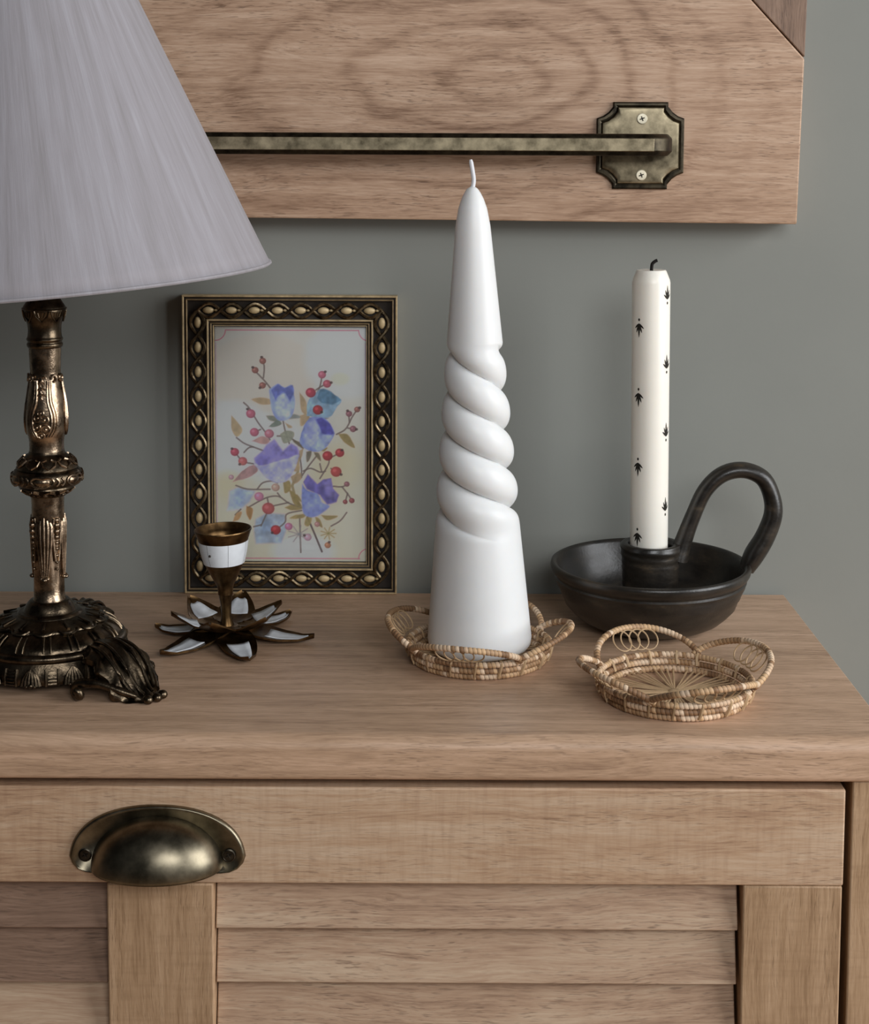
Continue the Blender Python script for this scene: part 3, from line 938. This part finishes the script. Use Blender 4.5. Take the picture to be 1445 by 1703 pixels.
def foot(az):
    f = MB()
    path = spline([(0.0330, 0.0205), (0.0400, 0.0228), (0.0480, 0.0218), (0.0555, 0.0165), (0.0605, 0.0095), (0.0650, 0.0042), (0.0700, 0.0016)], 30)
    hw = [w_[0] for w_ in spline([(0.0090,), (0.0115,), (0.0135,), (0.0140,), (0.0125,), (0.0095,), (0.0062,)], 30)]
    rows = []
    nw = 40
    for i, ((r, z), h) in enumerate(zip(path, hw)):
        t = i / 29
        up_, dn = [], []
        for j in range(nw + 1):
            s_ = -1 + 2 * j / nw
            lobe = 0.0008 * math.cos(abs(s_) * 13 - t * 15) + 0.0011 * (1 - min(1, abs(s_) * 7))
            edge = h * (1 + 0.09 * math.cos(t * 30))
            crown = -0.0072 * s_ * s_ * (0.5 + 0.5 * t)
            zz = max(0.0006, z + crown + lobe * min(1, (1 - abs(s_)) * 6 + 0.3))
            up_.append((r + 0.10 * crown, s_ * edge, zz))
            dn.append((r - 0.0022, s_ * edge * 0.97, max(0.0002, zz - 0.0028)))
        rows.append(up_ + dn[::-1])
    f.grid(rows, True, True, True)
    for sg in (-1, 1):                               # lower side scrolls
        sp = [(0.0655, sg * 0.0060, 0.0030), (0.0600, sg * 0.0100, 0.0055), (0.0520, sg * 0.0145, 0.0085), (0.0450, sg * 0.0185, 0.0085)]
        pts = spline(sp, 12)
        for q in range(1, 11):
            a = q * 0.62
            rr = 0.0036 * (1 - q / 15)
            pts.append((0.0450 - rr * math.sin(a), sg * (0.0185 + 0.0004 * q), 0.0085 - 0.0036 + rr * math.cos(a)))
        f.tube(pts, [0.0017 + 0.0007 * math.sin(PI * k / len(pts)) for k in range(len(pts))], 8)
        f.tube([(r, sg * (h * 0.62), z - 0.0007) for (r, z), h in list(zip(path, hw))[4:24]], 0.0008, 6)
        f.tube([(r, sg * (h * 0.30), z + 0.0004) for (r, z), h in list(zip(path, hw))[3:27]], 0.0008, 6)
    for dy in (-0.0044, 0, 0.0044):                  # toe beads
        f.ball((0.0712 + (0.001 if dy == 0 else 0), dy, 0.0022), 0.0022, seg=10, rings=6)
    ca, sa = math.cos(az), math.sin(az)
    f.v = [((x + max(0, x - 0.036) * 0.13) * ca - y * 1.08 * sa, (x + max(0, x - 0.036) * 0.13) * sa + y * 1.08 * ca, z) for x, y, z in [tuple(p) for p in f.v]]
    return f.build('foot', M['lamp_dark'], lamp, angle=60)


for az in (-0.63, -0.63 + 2 * PI / 3, -0.63 + 4 * PI / 3):
    foot(az)

# lower stem with a long leaf, knob, upper vase stem, socket cup
lo = MB()
lo.lathe(pr_mm([(8.2, 36.8), (8.2, 37.6), (7.7, 38.4), (7.6, 44), (7.6, 52), (7.8, 62), (7.9, 72), (8.1, 80), (8.0, 86), (8.2, 90.5)]), 72,
         lambda a, r, z: 0.00025 * math.cos(a * 10) if 0.044 < z < 0.0787 else 0.0)
lo_o = lo.build('lower_stem', M['lamp'], lamp, angle=50)
lf = MB()
for k in range(4):
    az = -PI / 2 - 0.03 + k * PI / 2
    for d in (-0.42, -0.22, 0.0, 0.22, 0.42):
        ztop = 80.5 - abs(d) * 6
        lf.tube([on_ring((7.75 + b_) * MM, z * MM, az + d * s_) for z, b_, s_ in ((50, 0.05, 0.45), (58, 0.25, 0.75), (68, 0.45, 1.0), (76, 0.6, 1.05), (ztop, 0.5, 0.9))], [0.0004, 0.0007, 0.0009, 0.0010, 0.0006], 6)
    lf.ball(on_ring(8.3 * MM, 49.0 * MM, az), 0.0017, 0.0017, 0.0011, 10, 6)
    lf.ball(on_ring(8.2 * MM, 49.3 * MM, az - 0.2), 0.0010, seg=8, rings=5)
    lf.ball(on_ring(8.2 * MM, 49.3 * MM, az + 0.2), 0.0010, seg=8, rings=5)
    a2 = az + PI / 4
    for z, rr in ((79, 1.5), (76.5, 1.9), (73.4, 1.9), (70.5, 1.5), (67.5, 1.1), (64.5, 1.0), (61.0, 0.95), (57.5, 0.85), (54, 0.8)):
        lf.ball(on_ring((8.0 + rr * 0.35) * MM, z * MM, a2), rr * MM, rr * MM, rr * 0.9 * MM, 8, 6)
    for d in (-0.2, 0.2):
        lf.tube([on_ring(8.4 * MM, z * MM, a2 + d * s_) for z, s_ in ((58, 0.5), (64, 0.9), (70, 1.2), (76, 1.3), (80, 0.8))], 0.0006, 6)
lf.build('leaf_relief', M['lamp'], lo_o)

kn = MB()
kn.lathe(pr_mm([(8.2, 90.3), (9.2, 90.6), (9.6, 91.6), (11.4, 93.0), (13.2, 94.4), (14.0, 95.2), (13.8, 95.9), (14.6, 96.2), (16.6, 97.8), (17.3, 100.0), (17.0, 102.4), (15.6, 104.0), (14.9, 104.4), (15.3, 104.9), (15.0, 105.6),
              (14.0, 107.4), (12.4, 109.2), (10.6, 110.8), (9.4, 111.6), (8.9, 112.4), (8.6, 113.4)]), 96)
kn_o = kn.build('knob', M['lamp_dark'], lamp, angle=50)
ko = MB()
for k in range(6):
    az = -PI / 2 + 0.10 + k * PI / 3
    pts = []
    for i in range(24):
        a = 2 * PI * i / 24
        wx = 0.32 * math.cos(a) * (1 + 0.10 * math.sin(a))
        wz = 2.7 * math.sin(a) - (0.9 * math.exp(-(math.cos(a) * 3) ** 2) if math.sin(a) > 0 else 0)
        pts.append(on_ring((17.5 - 0.22 * (wz - 0) ** 2 * 0.25) * MM, (100.2 + wz) * MM, az + wx))
    ko.tube(pts, 0.0006, 6, closed=True)
    rows = []
    for i in range(5):
        q = i / 4
        rows.append([on_ring((17.0 + 0.9 * (1 - q * q)) * MM, (100.1 + 2.1 * q * math.sin(a)) * MM, az + 0.25 * q * math.cos(a)) for a in [2 * PI * j / 16 for j in range(16)]])
    ko.grid(rows[::-1], True, False, True)
    for d in (0.42, 0.58):
        ko.tube([on_ring(17.4 * MM, (100.2 + z) * MM, az + d + 0.06 * math.cos(z)) for z in (-2.0, -1, 0, 1, 2.0)], 0.0006, 6)
for k in range(10):
    az = 2 * PI * k / 10
    for sg in (-1, 1):
        ko.tube([on_ring(r * MM, z * MM, az + sg * d) for r, z, d in ((14.9, 106.2, 0.02), (14.3, 107.8, 0.2), (12.6, 109.6, 0.26), (11.6, 110.4, 0.1))], 0.0006, 6)
        ko.tube([on_ring(r * MM, z * MM, az + sg * d) for r, z, d in ((13.4, 94.2, 0.02), (12.6, 93.4, 0.2), (11.0, 92.3, 0.24), (10.2, 91.8, 0.08))], 0.0006, 6)
ko.build('knob_ornament', M['lamp'], kn_o)

uo = MB()
uo.lathe(spline(pr_mm([(8.6, 113.2), (8.5, 115.5), (8.6, 118.5), (9.0, 120.6), (9.7, 123), (10.1, 127), (10.1, 131), (9.6, 136), (8.7, 142), (7.9, 147), (7.5, 152), (7.6, 157), (7.8, 162), (7.9, 165.5)]), 50), 80)
up_o = uo.build('upper_stem', M['lamp'], lamp, angle=50)


def vase_r(z):
    return float(np.interp(z, [113, 118.5, 120.6, 123, 127, 131, 136, 142, 147, 152, 157, 162], [8.6, 8.6, 9.0, 9.7, 10.1, 10.1, 9.6, 8.7, 7.9, 7.5, 7.6, 7.8]))


vo = MB()
for k in range(3):
    az0 = -PI / 2 + 0.02 + k * 2 * PI / 3

    def P2(x, z, lift=0.25):
        return on_ring((vase_r(z) + lift) * MM, z * MM, az0 + x / 10.0)

    for sg in (-1, 1):
        for dx in (0.0, 1.5, 2.8):                   # long S-shaped leaves sweeping up each side
            vo.tube([P2(sg * x, z, 0.3) for x, z in spline([(2.2 + dx, 121.5), (4.4 + dx, 126.0), (4.6 + dx, 132.5), (3.0 + dx, 139.0), (3.0 + dx * 0.9, 146.0), (3.4 + dx * 0.8, 149.5)], 16)], 0.00065, 6)
        for zc, xc in ((141.5, 3.4), (144.4, 3.1), (147.4, 2.8), (150.2, 3.6)):
            vo.tube([P2(sg * (xc - 2.2 + 1.3 * math.cos(a)), zc + 1.2 * math.sin(a), 0.3) for a in [0.4 + 0.5 * i for i in range(9)]], 0.0005, 6)
        vo.tube([P2(sg * (7.4 + 1.6 * math.cos(a)), 150.5 + 1.6 * math.sin(a), 0.7) for a in [-2 + 0.5 * i for i in range(12)]], 0.0007, 6)
    for fx, fz, fr in ((-1.9, 131.2, 1.8), (1.3, 130.2, 2.0), (-2.4, 126.4, 1.9), (1.9, 125.4, 2.1), (-0.3, 122.4, 1.6), (-0.5, 133.6, 1.5)):
        vo.tube([P2(fx + fr * math.cos(a), fz + fr * math.sin(a), 0.35) for a in [2 * PI * i / 12 for i in range(12)]], 0.0005, 6, closed=True)
        vo.ball(P2(fx, fz, 0.1), 0.0008 * fr / 1.6, seg=8, rings=5)
vo.build('scroll_relief', M['lamp'], up_o)

cu = MB()
cu.lathe(spline(pr_mm([(8.0, 165.3), (8.6, 165.9), (8.8, 167.2), (8.3, 168.2), (8.7, 168.9), (8.9, 169.8), (8.4, 171), (8.1, 174), (8.5, 177.5), (9.9, 181.0), (10.5, 183.2), (10.6, 184.6), (10.1, 186.2), (8.2, 189.2), (6.6, 193), (6.4, 200), (3.0, 201)]), 70), 72)
cu_o = cu.build('socket_cup', M['lamp_dark'], lamp, angle=50)
so_ = MB()
for k in range(8):
    az = 2 * PI * k / 8 + 0.1
    so_.tube([on_ring((r + 0.2) * MM, z * MM, az + d) for r, z, d in ((10.5, 184.4, -0.34), (10.0, 181.5, -0.27), (9.0, 178.6, 0), (10.0, 181.5, 0.27), (10.5, 184.4, 0.34))], 0.00045, 6)
    for d in (-0.13, 0.0, 0.13):
        so_.tube([on_ring((r + 0.2) * MM, z * MM, az + d * s_) for r, z, s_ in ((10.4, 183.6, 1.3), (9.8, 181.2, 0.9))], 0.0004, 6)
so_.tube([on_ring(10.7 * MM, 184.9 * MM, 2 * PI * k / 48) for k in range(48)], 0.0004, 6, closed=True)
so_.build('cup_ornament', M['lamp_dark'], cu_o)
MB().lathe(pr_mm([(3, 200), (3, 374)]), 16).build('centre_rod', M['lamp_dark'], lamp)
# fabric shade, knocked slightly askew
SH = Matrix.Rotation(-math.radians(4.6), 4, 'Y')
shade = MB()
NS = 160
ZR, HS, RB_, RT_ = 0.1985, 0.185, 0.1118, 0.0385
rows = []
for k in range(25):
    t = k / 24
    r = RB_ + (RT_ - RB_) * t
    rows.append([(r * (1 + 0.0016 * math.sin(9 * a + 2)) * math.cos(a), r * (1 + 0.0016 * math.sin(9 * a + 2)) * math.sin(a), HS * t + (0.0003 * math.sin(23 * a) if k == 0 else 0)) for a in [2 * PI * j / NS for j in range(NS)]])
shade.grid(rows, True)
so = shade.build('lamp_shade', M['shade'], lamp, angle=80)
so.location = (0.0005, 0, ZR)
so.rotation_euler = (0, -math.radians(4.6), 0)
sd = so.modifiers.new('thickness', 'SOLIDIFY')
sd.thickness, sd.offset = 0.0009, -1
tr = MB()
tr.tube([(RB_ * math.cos(2 * PI * k / 120), RB_ * math.sin(2 * PI * k / 120), 0.0002) for k in range(120)], 0.0009, 6, closed=True)
tr.build('shade_trim', M['shade'], so)
sp = MB()
for k in range(3):
    a = 2 * PI * k / 3
    sp.tube([(0.002 * math.cos(a), 0.002 * math.sin(a), HS - 0.012), (0.0375 * math.cos(a), 0.0375 * math.sin(a), HS - 0.001)], 0.0012, 6)
sp.build('shade_spider', M['lamp_dark'], so)

# ---------------------------------------------------------------- brass lotus candlestick
stick = thing('candlestick', 'small brass lotus candlestick with white shell inlay, in front of the picture frame', 'candlestick', (-0.1115, -0.0865, T))
LEAN = Matrix.Rotation(-math.radians(1.9), 4, 'Y')
cup = MB()
cup.lathe(spline(pr_mm([(4.4, 6.2), (4.0, 7.0), (3.2, 9.5), (2.7, 12.5), (2.9, 17.5), (3.7, 23.5), (4.0, 24.2), (4.05, 25.2), (4.5, 28.8), (6.7, 33.2), (8.8, 37.6), (10.5, 41.4)]), 60)
          + pr_mm([(10.9, 42.4), (11.9, 46.0), (12.7, 50.0), (13.1, 53.4), (13.5, 54.4), (14.2, 56.4), (15.2, 59.0), (15.5, 59.7), (15.3, 60.3), (14.8, 60.2), (13.6, 57.6), (12.7, 56.4), (11.8, 55.4), (11.3, 52.6), (10.8, 48.5), (6, 47.5)]), 64)
cup.v = [tuple(LEAN @ Vector(p)) for p in cup.v]
cup_o = cup.build('cup_and_stem', M['stick'], stick, angle=35)
NB = 7
for k in range(NB):                                  # white shell plates around the cup
    b_ = MB()
    a0, a1 = 2 * PI * k / NB + 0.007 - 1.25, 2 * PI * (k + 1) / NB - 0.007 - 1.25
    rows = []
    for r, z in ((10.5, 41.9), (11.05, 41.7), (11.7, 44), (12.35, 46.6), (12.85, 49), (13.2, 51.4), (13.5, 53.9), (12.9, 53.9)):
        rows.append([LEAN @ Vector(on_ring(r * MM, z * MM, a0 + (a1 - a0) * j / 8)) for j in range(9)])
    b_.grid(rows, False)
    bo = b_.build('shell_plate', M['pearl'], cup_o, angle=50)
    if k == 0:
        bo['label'] = 'white shell plate set in the cup'
dot = MB().ball(LEAN @ Vector(on_ring(12.75 * MM, 48.2 * MM, -2.05)), 0.0007, seg=8, rings=5).build('rivet', M['screw_dark'], cup_o)


def petal(az, L, w_, z0, zpath, thick, tiers, name, cover):
    """a curved leaf-shaped plate lying along azimuth az"""
    f = MB()
    n, nw = 18, 10
    rows = []
    for i in range(n + 1):
        t = i / n
        x = 0.004 + (L - 0.004) * t
        h = w_ * (math.sin(PI * min(1, (t * 0.80 + 0.20))) ** 0.8) * (1 - 0.15 * t) * (1 if t < 0.98 else 0.6) + 0.0008
        z = z0 + float(np.interp(t, *zpath))
        upr, low = [], []
        for j in range(nw + 1):
            s_ = -1 + 2 * j / nw
            zc = 0.0016 * s_ * s_ * (1 if tiers else 0.9)
            upr.append((x, s_ * h, z + zc + thick))
            low.append((x, s_ * h, z + zc))
        rows.append(upr + low[::-1])
    f.grid(rows, True, True, True)
    ca, sa = math.cos(az), math.sin(az)
    rot = lambda p: (p[0] * ca - p[1] * sa, p[0] * sa + p[1] * ca, p[2])
    f.v = [rot(p) for p in f.v]
    o = f.build(name, M['stick'], stick, angle=40)
    g_ = MB()
    rows = []
    t0, t1 = cover
    for i in range(11):
        t = t0 + (t1 - t0) * i / 10
        x = 0.004 + (L - 0.004) * t
        h = w_ * (math.sin(PI * min(1, (t * 0.80 + 0.20))) ** 0.8) * (1 - 0.15 * t) * 0.66
        if i == 10:
            h *= 0.75
        z = z0 + float(np.interp(t, *zpath)) + thick + 0.0001
        rows.append([rot((x, s_ * h, z + 0.0016 * s_ * s_ * 0.44 + 0.0003)) for s_ in (-1, -0.5, 0, 0.5, 1)])
    g_.grid(rows, False)
    go = g_.build('shell_inlay', M['pearl_dull'], o, angle=60)
    sl = go.modifiers.new('thickness', 'SOLIDIFY')
    sl.thickness, sl.offset = 0.0004, 1
    return o


for k in range(6):
    petal(-0.18 + k * PI / 3 + random.uniform(-0.03, 0.03), 0.0475 + (0.001, 0, -0.003, -0.006, 0.000, 0.002)[k], 0.0098, 0.0, ((0, 0.25, 0.6, 0.85, 1), (0.0042, 0.0034, 0.0008, 0.0006, 0.0026)), 0.0011, 0, 'lower_petal', (0.42, 0.92))
for k in range(6):
    petal(0.36 + k * PI / 3, 0.0305, 0.0112, 0.0058, ((0, 0.25, 0.6, 0.85, 1), (0.0, 0.0004, 0.0030, 0.0068, 0.0095)), 0.0009, 1, 'upper_petal', (0.42, 0.85))
MB().lathe(pr_mm([(7.5, 3.6), (8, 5.4), (7, 6.6), (5, 7.2)]), 32).build('hub', M['stick'], stick)

# ---------------------------------------------------------------- rattan coasters
TINTS = [lin(c) for c in ((214, 182, 150), (190, 154, 118), (226, 198, 168), (168, 132, 96), (204, 168, 128), (142, 108, 78))]


def wrapped(mb, pts, r, period, seg=8, closed=False, per=7):
    """a cane core bound with strips: swellings, one per turn of the binding"""
    P_ = [Vector(p) for p in pts]
    if closed:
        P_.append(P_[0])
    acc = [0.0]
    for a, b in zip(P_[:-1], P_[1:]):
        acc.append(acc[-1] + (b - a).length)
    L = acc[-1]
    nt_ = max(3, round(L / period))
    N = nt_ * per
    cnt = N if closed else N + 1
    xs = np.array([tuple(p) for p in P_])
    cols = []
    c_ = random.choice(TINTS)
    for k in range(nt_ + 2):
        if random.random() < 0.55:
            c_ = random.choice(TINTS)
        q = random.uniform(0.9, 1.1)
        cols.append(tuple(v * q for v in c_))
    if closed:
        cols[nt_] = cols[0]
    at = lambda d: Vector(tuple(float(np.interp(d % L if closed else min(max(d, 0), L), acc, xs[:, i])) for i in range(3)))
    rows = []
    for k in range(cnt):
        d = L * k / N
        p = at(d)
        t_ = (at(d + 0.0006) - at(d - 0.0006)).normalized()
        x = Vector((0, 0, 1)).cross(t_)
        x = x.normalized() if x.length > 1e-6 else t_.orthogonal().normalized()
        y = t_.cross(x)
        row = []
        for j in range(seg):
            ph = (k / per - 0.8 * j / seg) % nt_ if closed else k / per - 0.8 * j / seg
            u = ph % 1.0
            rr = r * (0.84 + 0.18 * math.sin(PI * u) ** 0.55)
            row.append(p + x * (math.cos(2 * PI * j / seg) * rr) + y * (math.sin(2 * PI * j / seg) * rr))
            dk = 0.42 if (u < 0.10 or u > 0.93) else 1.0
            mb.c.append(tuple(v * dk for v in cols[int(ph) % len(cols)]) + (1.0,))
        rows.append(row)
    k0 = len(mb.v)
    mb.grid(rows, True, not closed, not closed)
    if closed:
        e = k0 + (cnt - 1) * seg
        for j in range(seg):
            mb.f.append((e + j, e + (j + 1) % seg, k0 + (j + 1) % seg, k0 + j))


def circle(r, z, n=90):
    return [(r * math.cos(2 * PI * k / n), r * math.sin(2 * PI * k / n), z) for k in range(n)]


def make_coaster(name, label, loc, rz):
    t = thing(name, label, 'coaster', loc, (0, 0, rz))
    for r, z, rad_ in ((0.0345, 0.0018, 0.0017), (0.0360, 0.0050, 0.0016), (0.0370, 0.0084, 0.0016)):
        m_ = MB()
        wrapped(m_, circle(r, z), rad_, 0.0021, closed=True)
        m_.build('rim_coil', M['rattan'], t, angle=75)
    lash = None
    for k in range(18):                              # vertical lashings over the coils
        a = 2 * PI * k / 18 + random.uniform(-0.05, 0.05)
        if lash is None:
            lash = MB().tube([on_ring(0.0345 + 0.0019, 0.0014, 0), on_ring(0.0379, 0.0050, 0.015), on_ring(0.0386, 0.0084, 0.03), on_ring(0.0372, 0.0102, 0.03), on_ring(0.0352, 0.0086, 0.03), on_ring(0.0340, 0.0046, 0.015)], 0.0007, 5, flat=(1.2, 0.7)).build('lashing', M['cane'], t)
            o = lash
        else:
            o = link(bpy.data.objects.new('lashing', lash.data), t)
        o.rotation_euler = (0, 0, a)
    first = None
    for k in range(48):                              # fan of split-cane spokes
        a = 2 * PI * k / 48
        if first is None:
            m_ = MB().tube([(0.0015, 0, 0.0022), (0.012, 0, 0.0019), (0.0342, 0, 0.0022)], 0.00055, 5, flat=(1.1, 0.6), updir=(0, 0, 1))
            first = m_.build('spoke', M['cane'], t)
            o = first
        else:
            o = bpy.data.objects.new('spoke', first.data)
            link(o, t)
        o.rotation_euler = (0, 0, a + 0.045 * ((k % 4) - 1.5) / 1.5 * -1)
    MB().lathe(pr_mm([(1.5, 1.6), (3.2, 1.8), (3.4, 2.3), (2.6, 2.9), (1.0, 3.1)]), 20).build('centre_knot', M['cane'], t)
    for k in range(4):
        a0 = k * PI / 2
        arch = MB()
        pts = []
        for i in range(41):
            u = i / 40
            s_ = math.sin(PI * u) ** 0.72
            az = a0 + (PI / 2) * (u - 0.5) * 1.04
            pts.append(on_ring(0.0378 + 0.0105 * s_, 0.0092 + 0.0106 * s_, az))
        wrapped(arch, pts, 0.00165, 0.0021)
        ao = arch.build('arch', M['rattan'], t, angle=75)
        for q in range(4):                           # loose curls inside each arch
            cu_ = MB()
            az = a0 + (q - 1.5) * 0.115
            ctr = Vector(on_ring(0.0428, 0.0146, az))
            tx = Vector((-math.sin(az), math.cos(az), 0))
            tn = Vector(on_ring(0.0105, 0.0122, az))
            tn.normalize()
            cu_.tube([ctr + tx * (0.0052 * math.cos(b)) + tn * (0.0056 * math.sin(b)) + Vector((0, 0, 0.0002 * q)) for b in [2 * PI * i / 24 for i in range(24)]], 0.00042, 5, closed=True)
            cu_.build('curl', M['cane'], ao)
    return t


def az_for(boundary_deg):
    return math.radians(boundary_deg + 45)


make_coaster('rattan_coaster', 'woven rattan coaster with four loops, lying empty in front of the dark bowl', (0.1178, -0.1735, T), az_for(-25))
make_coaster('rattan_coaster', 'woven rattan coaster with four loops, under the tall twisted white candle', (0.0240, -0.1180, T), az_for(-60))

# ---------------------------------------------------------------- twisted candle
tc = thing('twisted_candle', 'tall white candle tapering upward with a twisted middle, standing on a rattan coaster', 'candle', (0.0246, -0.1120, T + 0.0034), (0, -math.radians(1.3), 0))
Hc = 0.2425


def cone_r(z):
    return float(np.interp(z * 1000, [0, 1.2, 3, 6, 66, 156, 160, 222, 231, 236, 239, 241.2, 242.3, 242.5],
                           [23.5, 25.6, 26.8, 27.3, 22.0, 14.9, 14.6, 9.0, 7.4, 5.7, 4.2, 2.7, 1.2, 0.3])) * MM


def smooth01(x):
    x = max(0.0, min(1.0, x))
    return x * x * (3 - 2 * x)


body = MB()
rows = []
zs = [0, 0.0004, 0.0012, 0.002, 0.003, 0.0045, 0.006] + list(np.linspace(0.008, 0.060, 12)) + list(np.linspace(0.0615, 0.164, 260)) + list(np.linspace(0.167, 0.225, 24)) + list(np.linspace(0.227, 0.2425, 22))
SEGC = 216
for z in zs:
    R = cone_r(z)
    R *= 1 + 0.03 * smooth01((z - 0.066) / 0.012) * smooth01((0.158 - z) / 0.006)   # lobes swell a little past the cone
    b_ = smooth01((z - 0.0600) / 0.0190) * smooth01((0.1625 - z) / 0.0070)
    yz = 0.1572 - z                                  # distance below the first notch
    th = PI + PI * yz / 0.0206
    row = []
    for j in range(SEGC):
        ang = 2 * PI * j / SEGC
        q = ang - th - PI / 2
        q = (q + PI / 2) % PI - PI / 2
        e = math.sqrt(max(0.0, 1 - abs(q / (PI / 2)) ** 2.1) + 0.02) - 0.01
        rr = 1 - 0.38 * b_ * (1 - e)
        row.append((R * rr * math.cos(ang), R * rr * math.sin(ang), z))
    rows.append(row)
body.grid(rows, True, True, True)
body.build('wax_body', M['wax'], tc, angle=80)
wk = MB()
wk.tube(spline([(0.0002, 0, 0.2415), (0.0008, 0, 0.2455), (0.0003, 0.0002, 0.2500), (-0.0006, 0.0004, 0.2560)], 14), [0.0011] * 13 + [0.0007], 8)
wk.build('wick', M['cotton'], tc)

# ---------------------------------------------------------------- stoneware chamberstick and its candle
bowl = thing('candle_bowl', 'dark brown stoneware candle holder bowl with looped handle, near the wall', 'candle holder', (0.1209, -0.0610, T))
bm = MB()
outer = [(26, 0.0), (28, 0.3), (30.2, 1.4), (34.5, 3.0), (39.5, 5.6), (43.6, 9.0), (46.8, 13.2), (49.0, 17.8), (49.6, 19.4), (50.2, 20.2), (51.8, 25.0), (52.4, 26.6), (52.9, 27.4), (52.2, 28.4), (52.6, 29.4), (53.9, 30.6), (54.8, 32.2), (55.2, 34.0), (54.8, 35.6), (53.6, 36.2), (52.4, 35.8), (51.4, 34.2),
         (49.6, 28), (46.8, 20), (42.5, 13.2), (36, 8.6), (26, 6.4), (12, 6.0)]
bm.lathe(pr_mm(outer), 128, lambda a, r, z: 0.00034 * math.sin(z * 2100 + 2 * math.sin(a)) * (1 if 0.006 < z < 0.027 and r > 0.042 else 0) + 0.0003 * math.sin(2 * a + 1) + 0.0002 * math.sin(3 * a))
bo_ = bm.build('bowl', M['pottery'], bowl, angle=50)
sk = MB()
sk.lathe(spline(pr_mm([(16.0, 5.8), (15.6, 8), (15.4, 14), (15.3, 22), (15.6, 30), (16.0, 38), (16.6, 43), (16.8, 45.6), (16.0, 47.0), (13.8, 47.1), (12.4, 46.2), (11.6, 44.0), (11.3, 38), (11.3, 16), (11.2, 12), (3, 11.8)]), 70), 80,
         lambda a, r, z: 0.00022 * math.sin(z * 1500 + a))
sk.build('socket', M['pottery'], bowl, angle=60)
hd = MB()
hp = spline([(0.0150, 0.0, 0.0380), (0.0178, 0.0, 0.0470), (0.0234, 0.0, 0.0628), (0.0297, 0.0, 0.0767), (0.0390, 0.0, 0.0857), (0.0505, 0.0, 0.0882), (0.0612, 0.0, 0.0838), (0.0664, 0.0, 0.0740), (0.0676, 0.0, 0.0632), (0.0634, 0.0, 0.0506), (0.0574, 0.0, 0.0400), (0.0535, 0.0, 0.0320)], 60)
hr = [w_[0] for w_ in spline([(0.0062,), (0.0052,), (0.0046,), (0.0046,), (0.0048,), (0.0049,), (0.0050,), (0.0052,), (0.0055,), (0.0058,), (0.0060,), (0.0045,)], 60)]
hd.tube(hp, hr, 16, updir=(0, 1, 0), flat=(0.92, 1.25))
hd.build('handle', M['pottery'], bowl, angle=70)

tp = thing('taper_candle', 'ivory taper candle with black leaf prints and a burnt wick, standing in the dark bowl', 'candle', (0.1200, -0.0618, T + 0.0122), (0, -math.radians(0.45), 0))
HT = 0.1870
tb = MB()
RC = 0.0104
tb.lathe(pr_mm([(10.0, 0), (10.4, 0.4), (10.4, 60), (10.35, 120), (10.4, 180.0), (10.1, 181.6), (8.3, 186.2), (7.7, 187.0), (3.0, 186.6), (0.6, 186.6)]), 72)
tb.build('wax_body', M['wax2'], tp, angle=50)
MB().tube(spline([(0, 0, 0.1860), (0.0002, 0, 0.1890), (0.0006, 0, 0.1905), (0.0022, 0, 0.1918), (0.0032, 0, 0.1922)], 12), 0.0009, 8).build('wick', M['charred'], tp)


def motif(az, zc, sgn):
    """leaf fan printed on the wax: five brush strokes and a dot, lying on the surface"""
    m_ = MB()

    def on(x, z):
        return on_ring(RC + 0.00009, zc + z, az + x / RC)

    def blade(ax, az_, bx, bz, w0):
        ax, az_, bx, bz, w0 = (q * 1.15 for q in (ax, az_, bx, bz, w0))
        rows = []
        n = 6
        for i in range(n + 1):
            t = i / n
            x, z = ax + (bx - ax) * t, az_ + (bz - az_) * t
            dx, dz = bx - ax, bz - az_
            l = math.hypot(dx, dz)
            h = w0 * math.sin(PI * (0.12 + 0.86 * t)) ** 0.8
            rows.append([on(x - dz / l * h * e, z + dx / l * h * e) for e in (-1, 0, 1)])
        m_.grid(rows, False)
    s_ = sgn
    blade(0, 0.0022 * s_, 0, -0.0044 * s_, 0.00052)
    for d in (-1, 1):
        blade(0, 0.0020 * s_, 0.0016 * d, -0.0022 * s_, 0.00048)
        blade(0, 0.0021 * s_, 0.0026 * d, -0.0002 * s_, 0.00045)
    ctr = on(0, 0.0046 * s_)
    k = len(m_.v)
    m_.v.append(ctr)
    for j in range(10):
        a = 2 * PI * j / 10
        m_.v.append(on(0.0006 * math.cos(a), 0.0046 * s_ + 0.0008 * math.sin(a)))
    for j in range(10):
        m_.f.append((k, k + 1 + j, k + 1 + (j + 1) % 10))
    m_.build('leaf_print', M['ink'], tp)


for z in (0.1680, 0.1298, 0.0912, 0.0520):
    motif(-PI / 2 - 0.79, z - 0.0122, 1)
for z in (0.1862, 0.1483, 0.1108, 0.0693):
    motif(-PI / 2 + 0.86, z - 0.0122, -1)
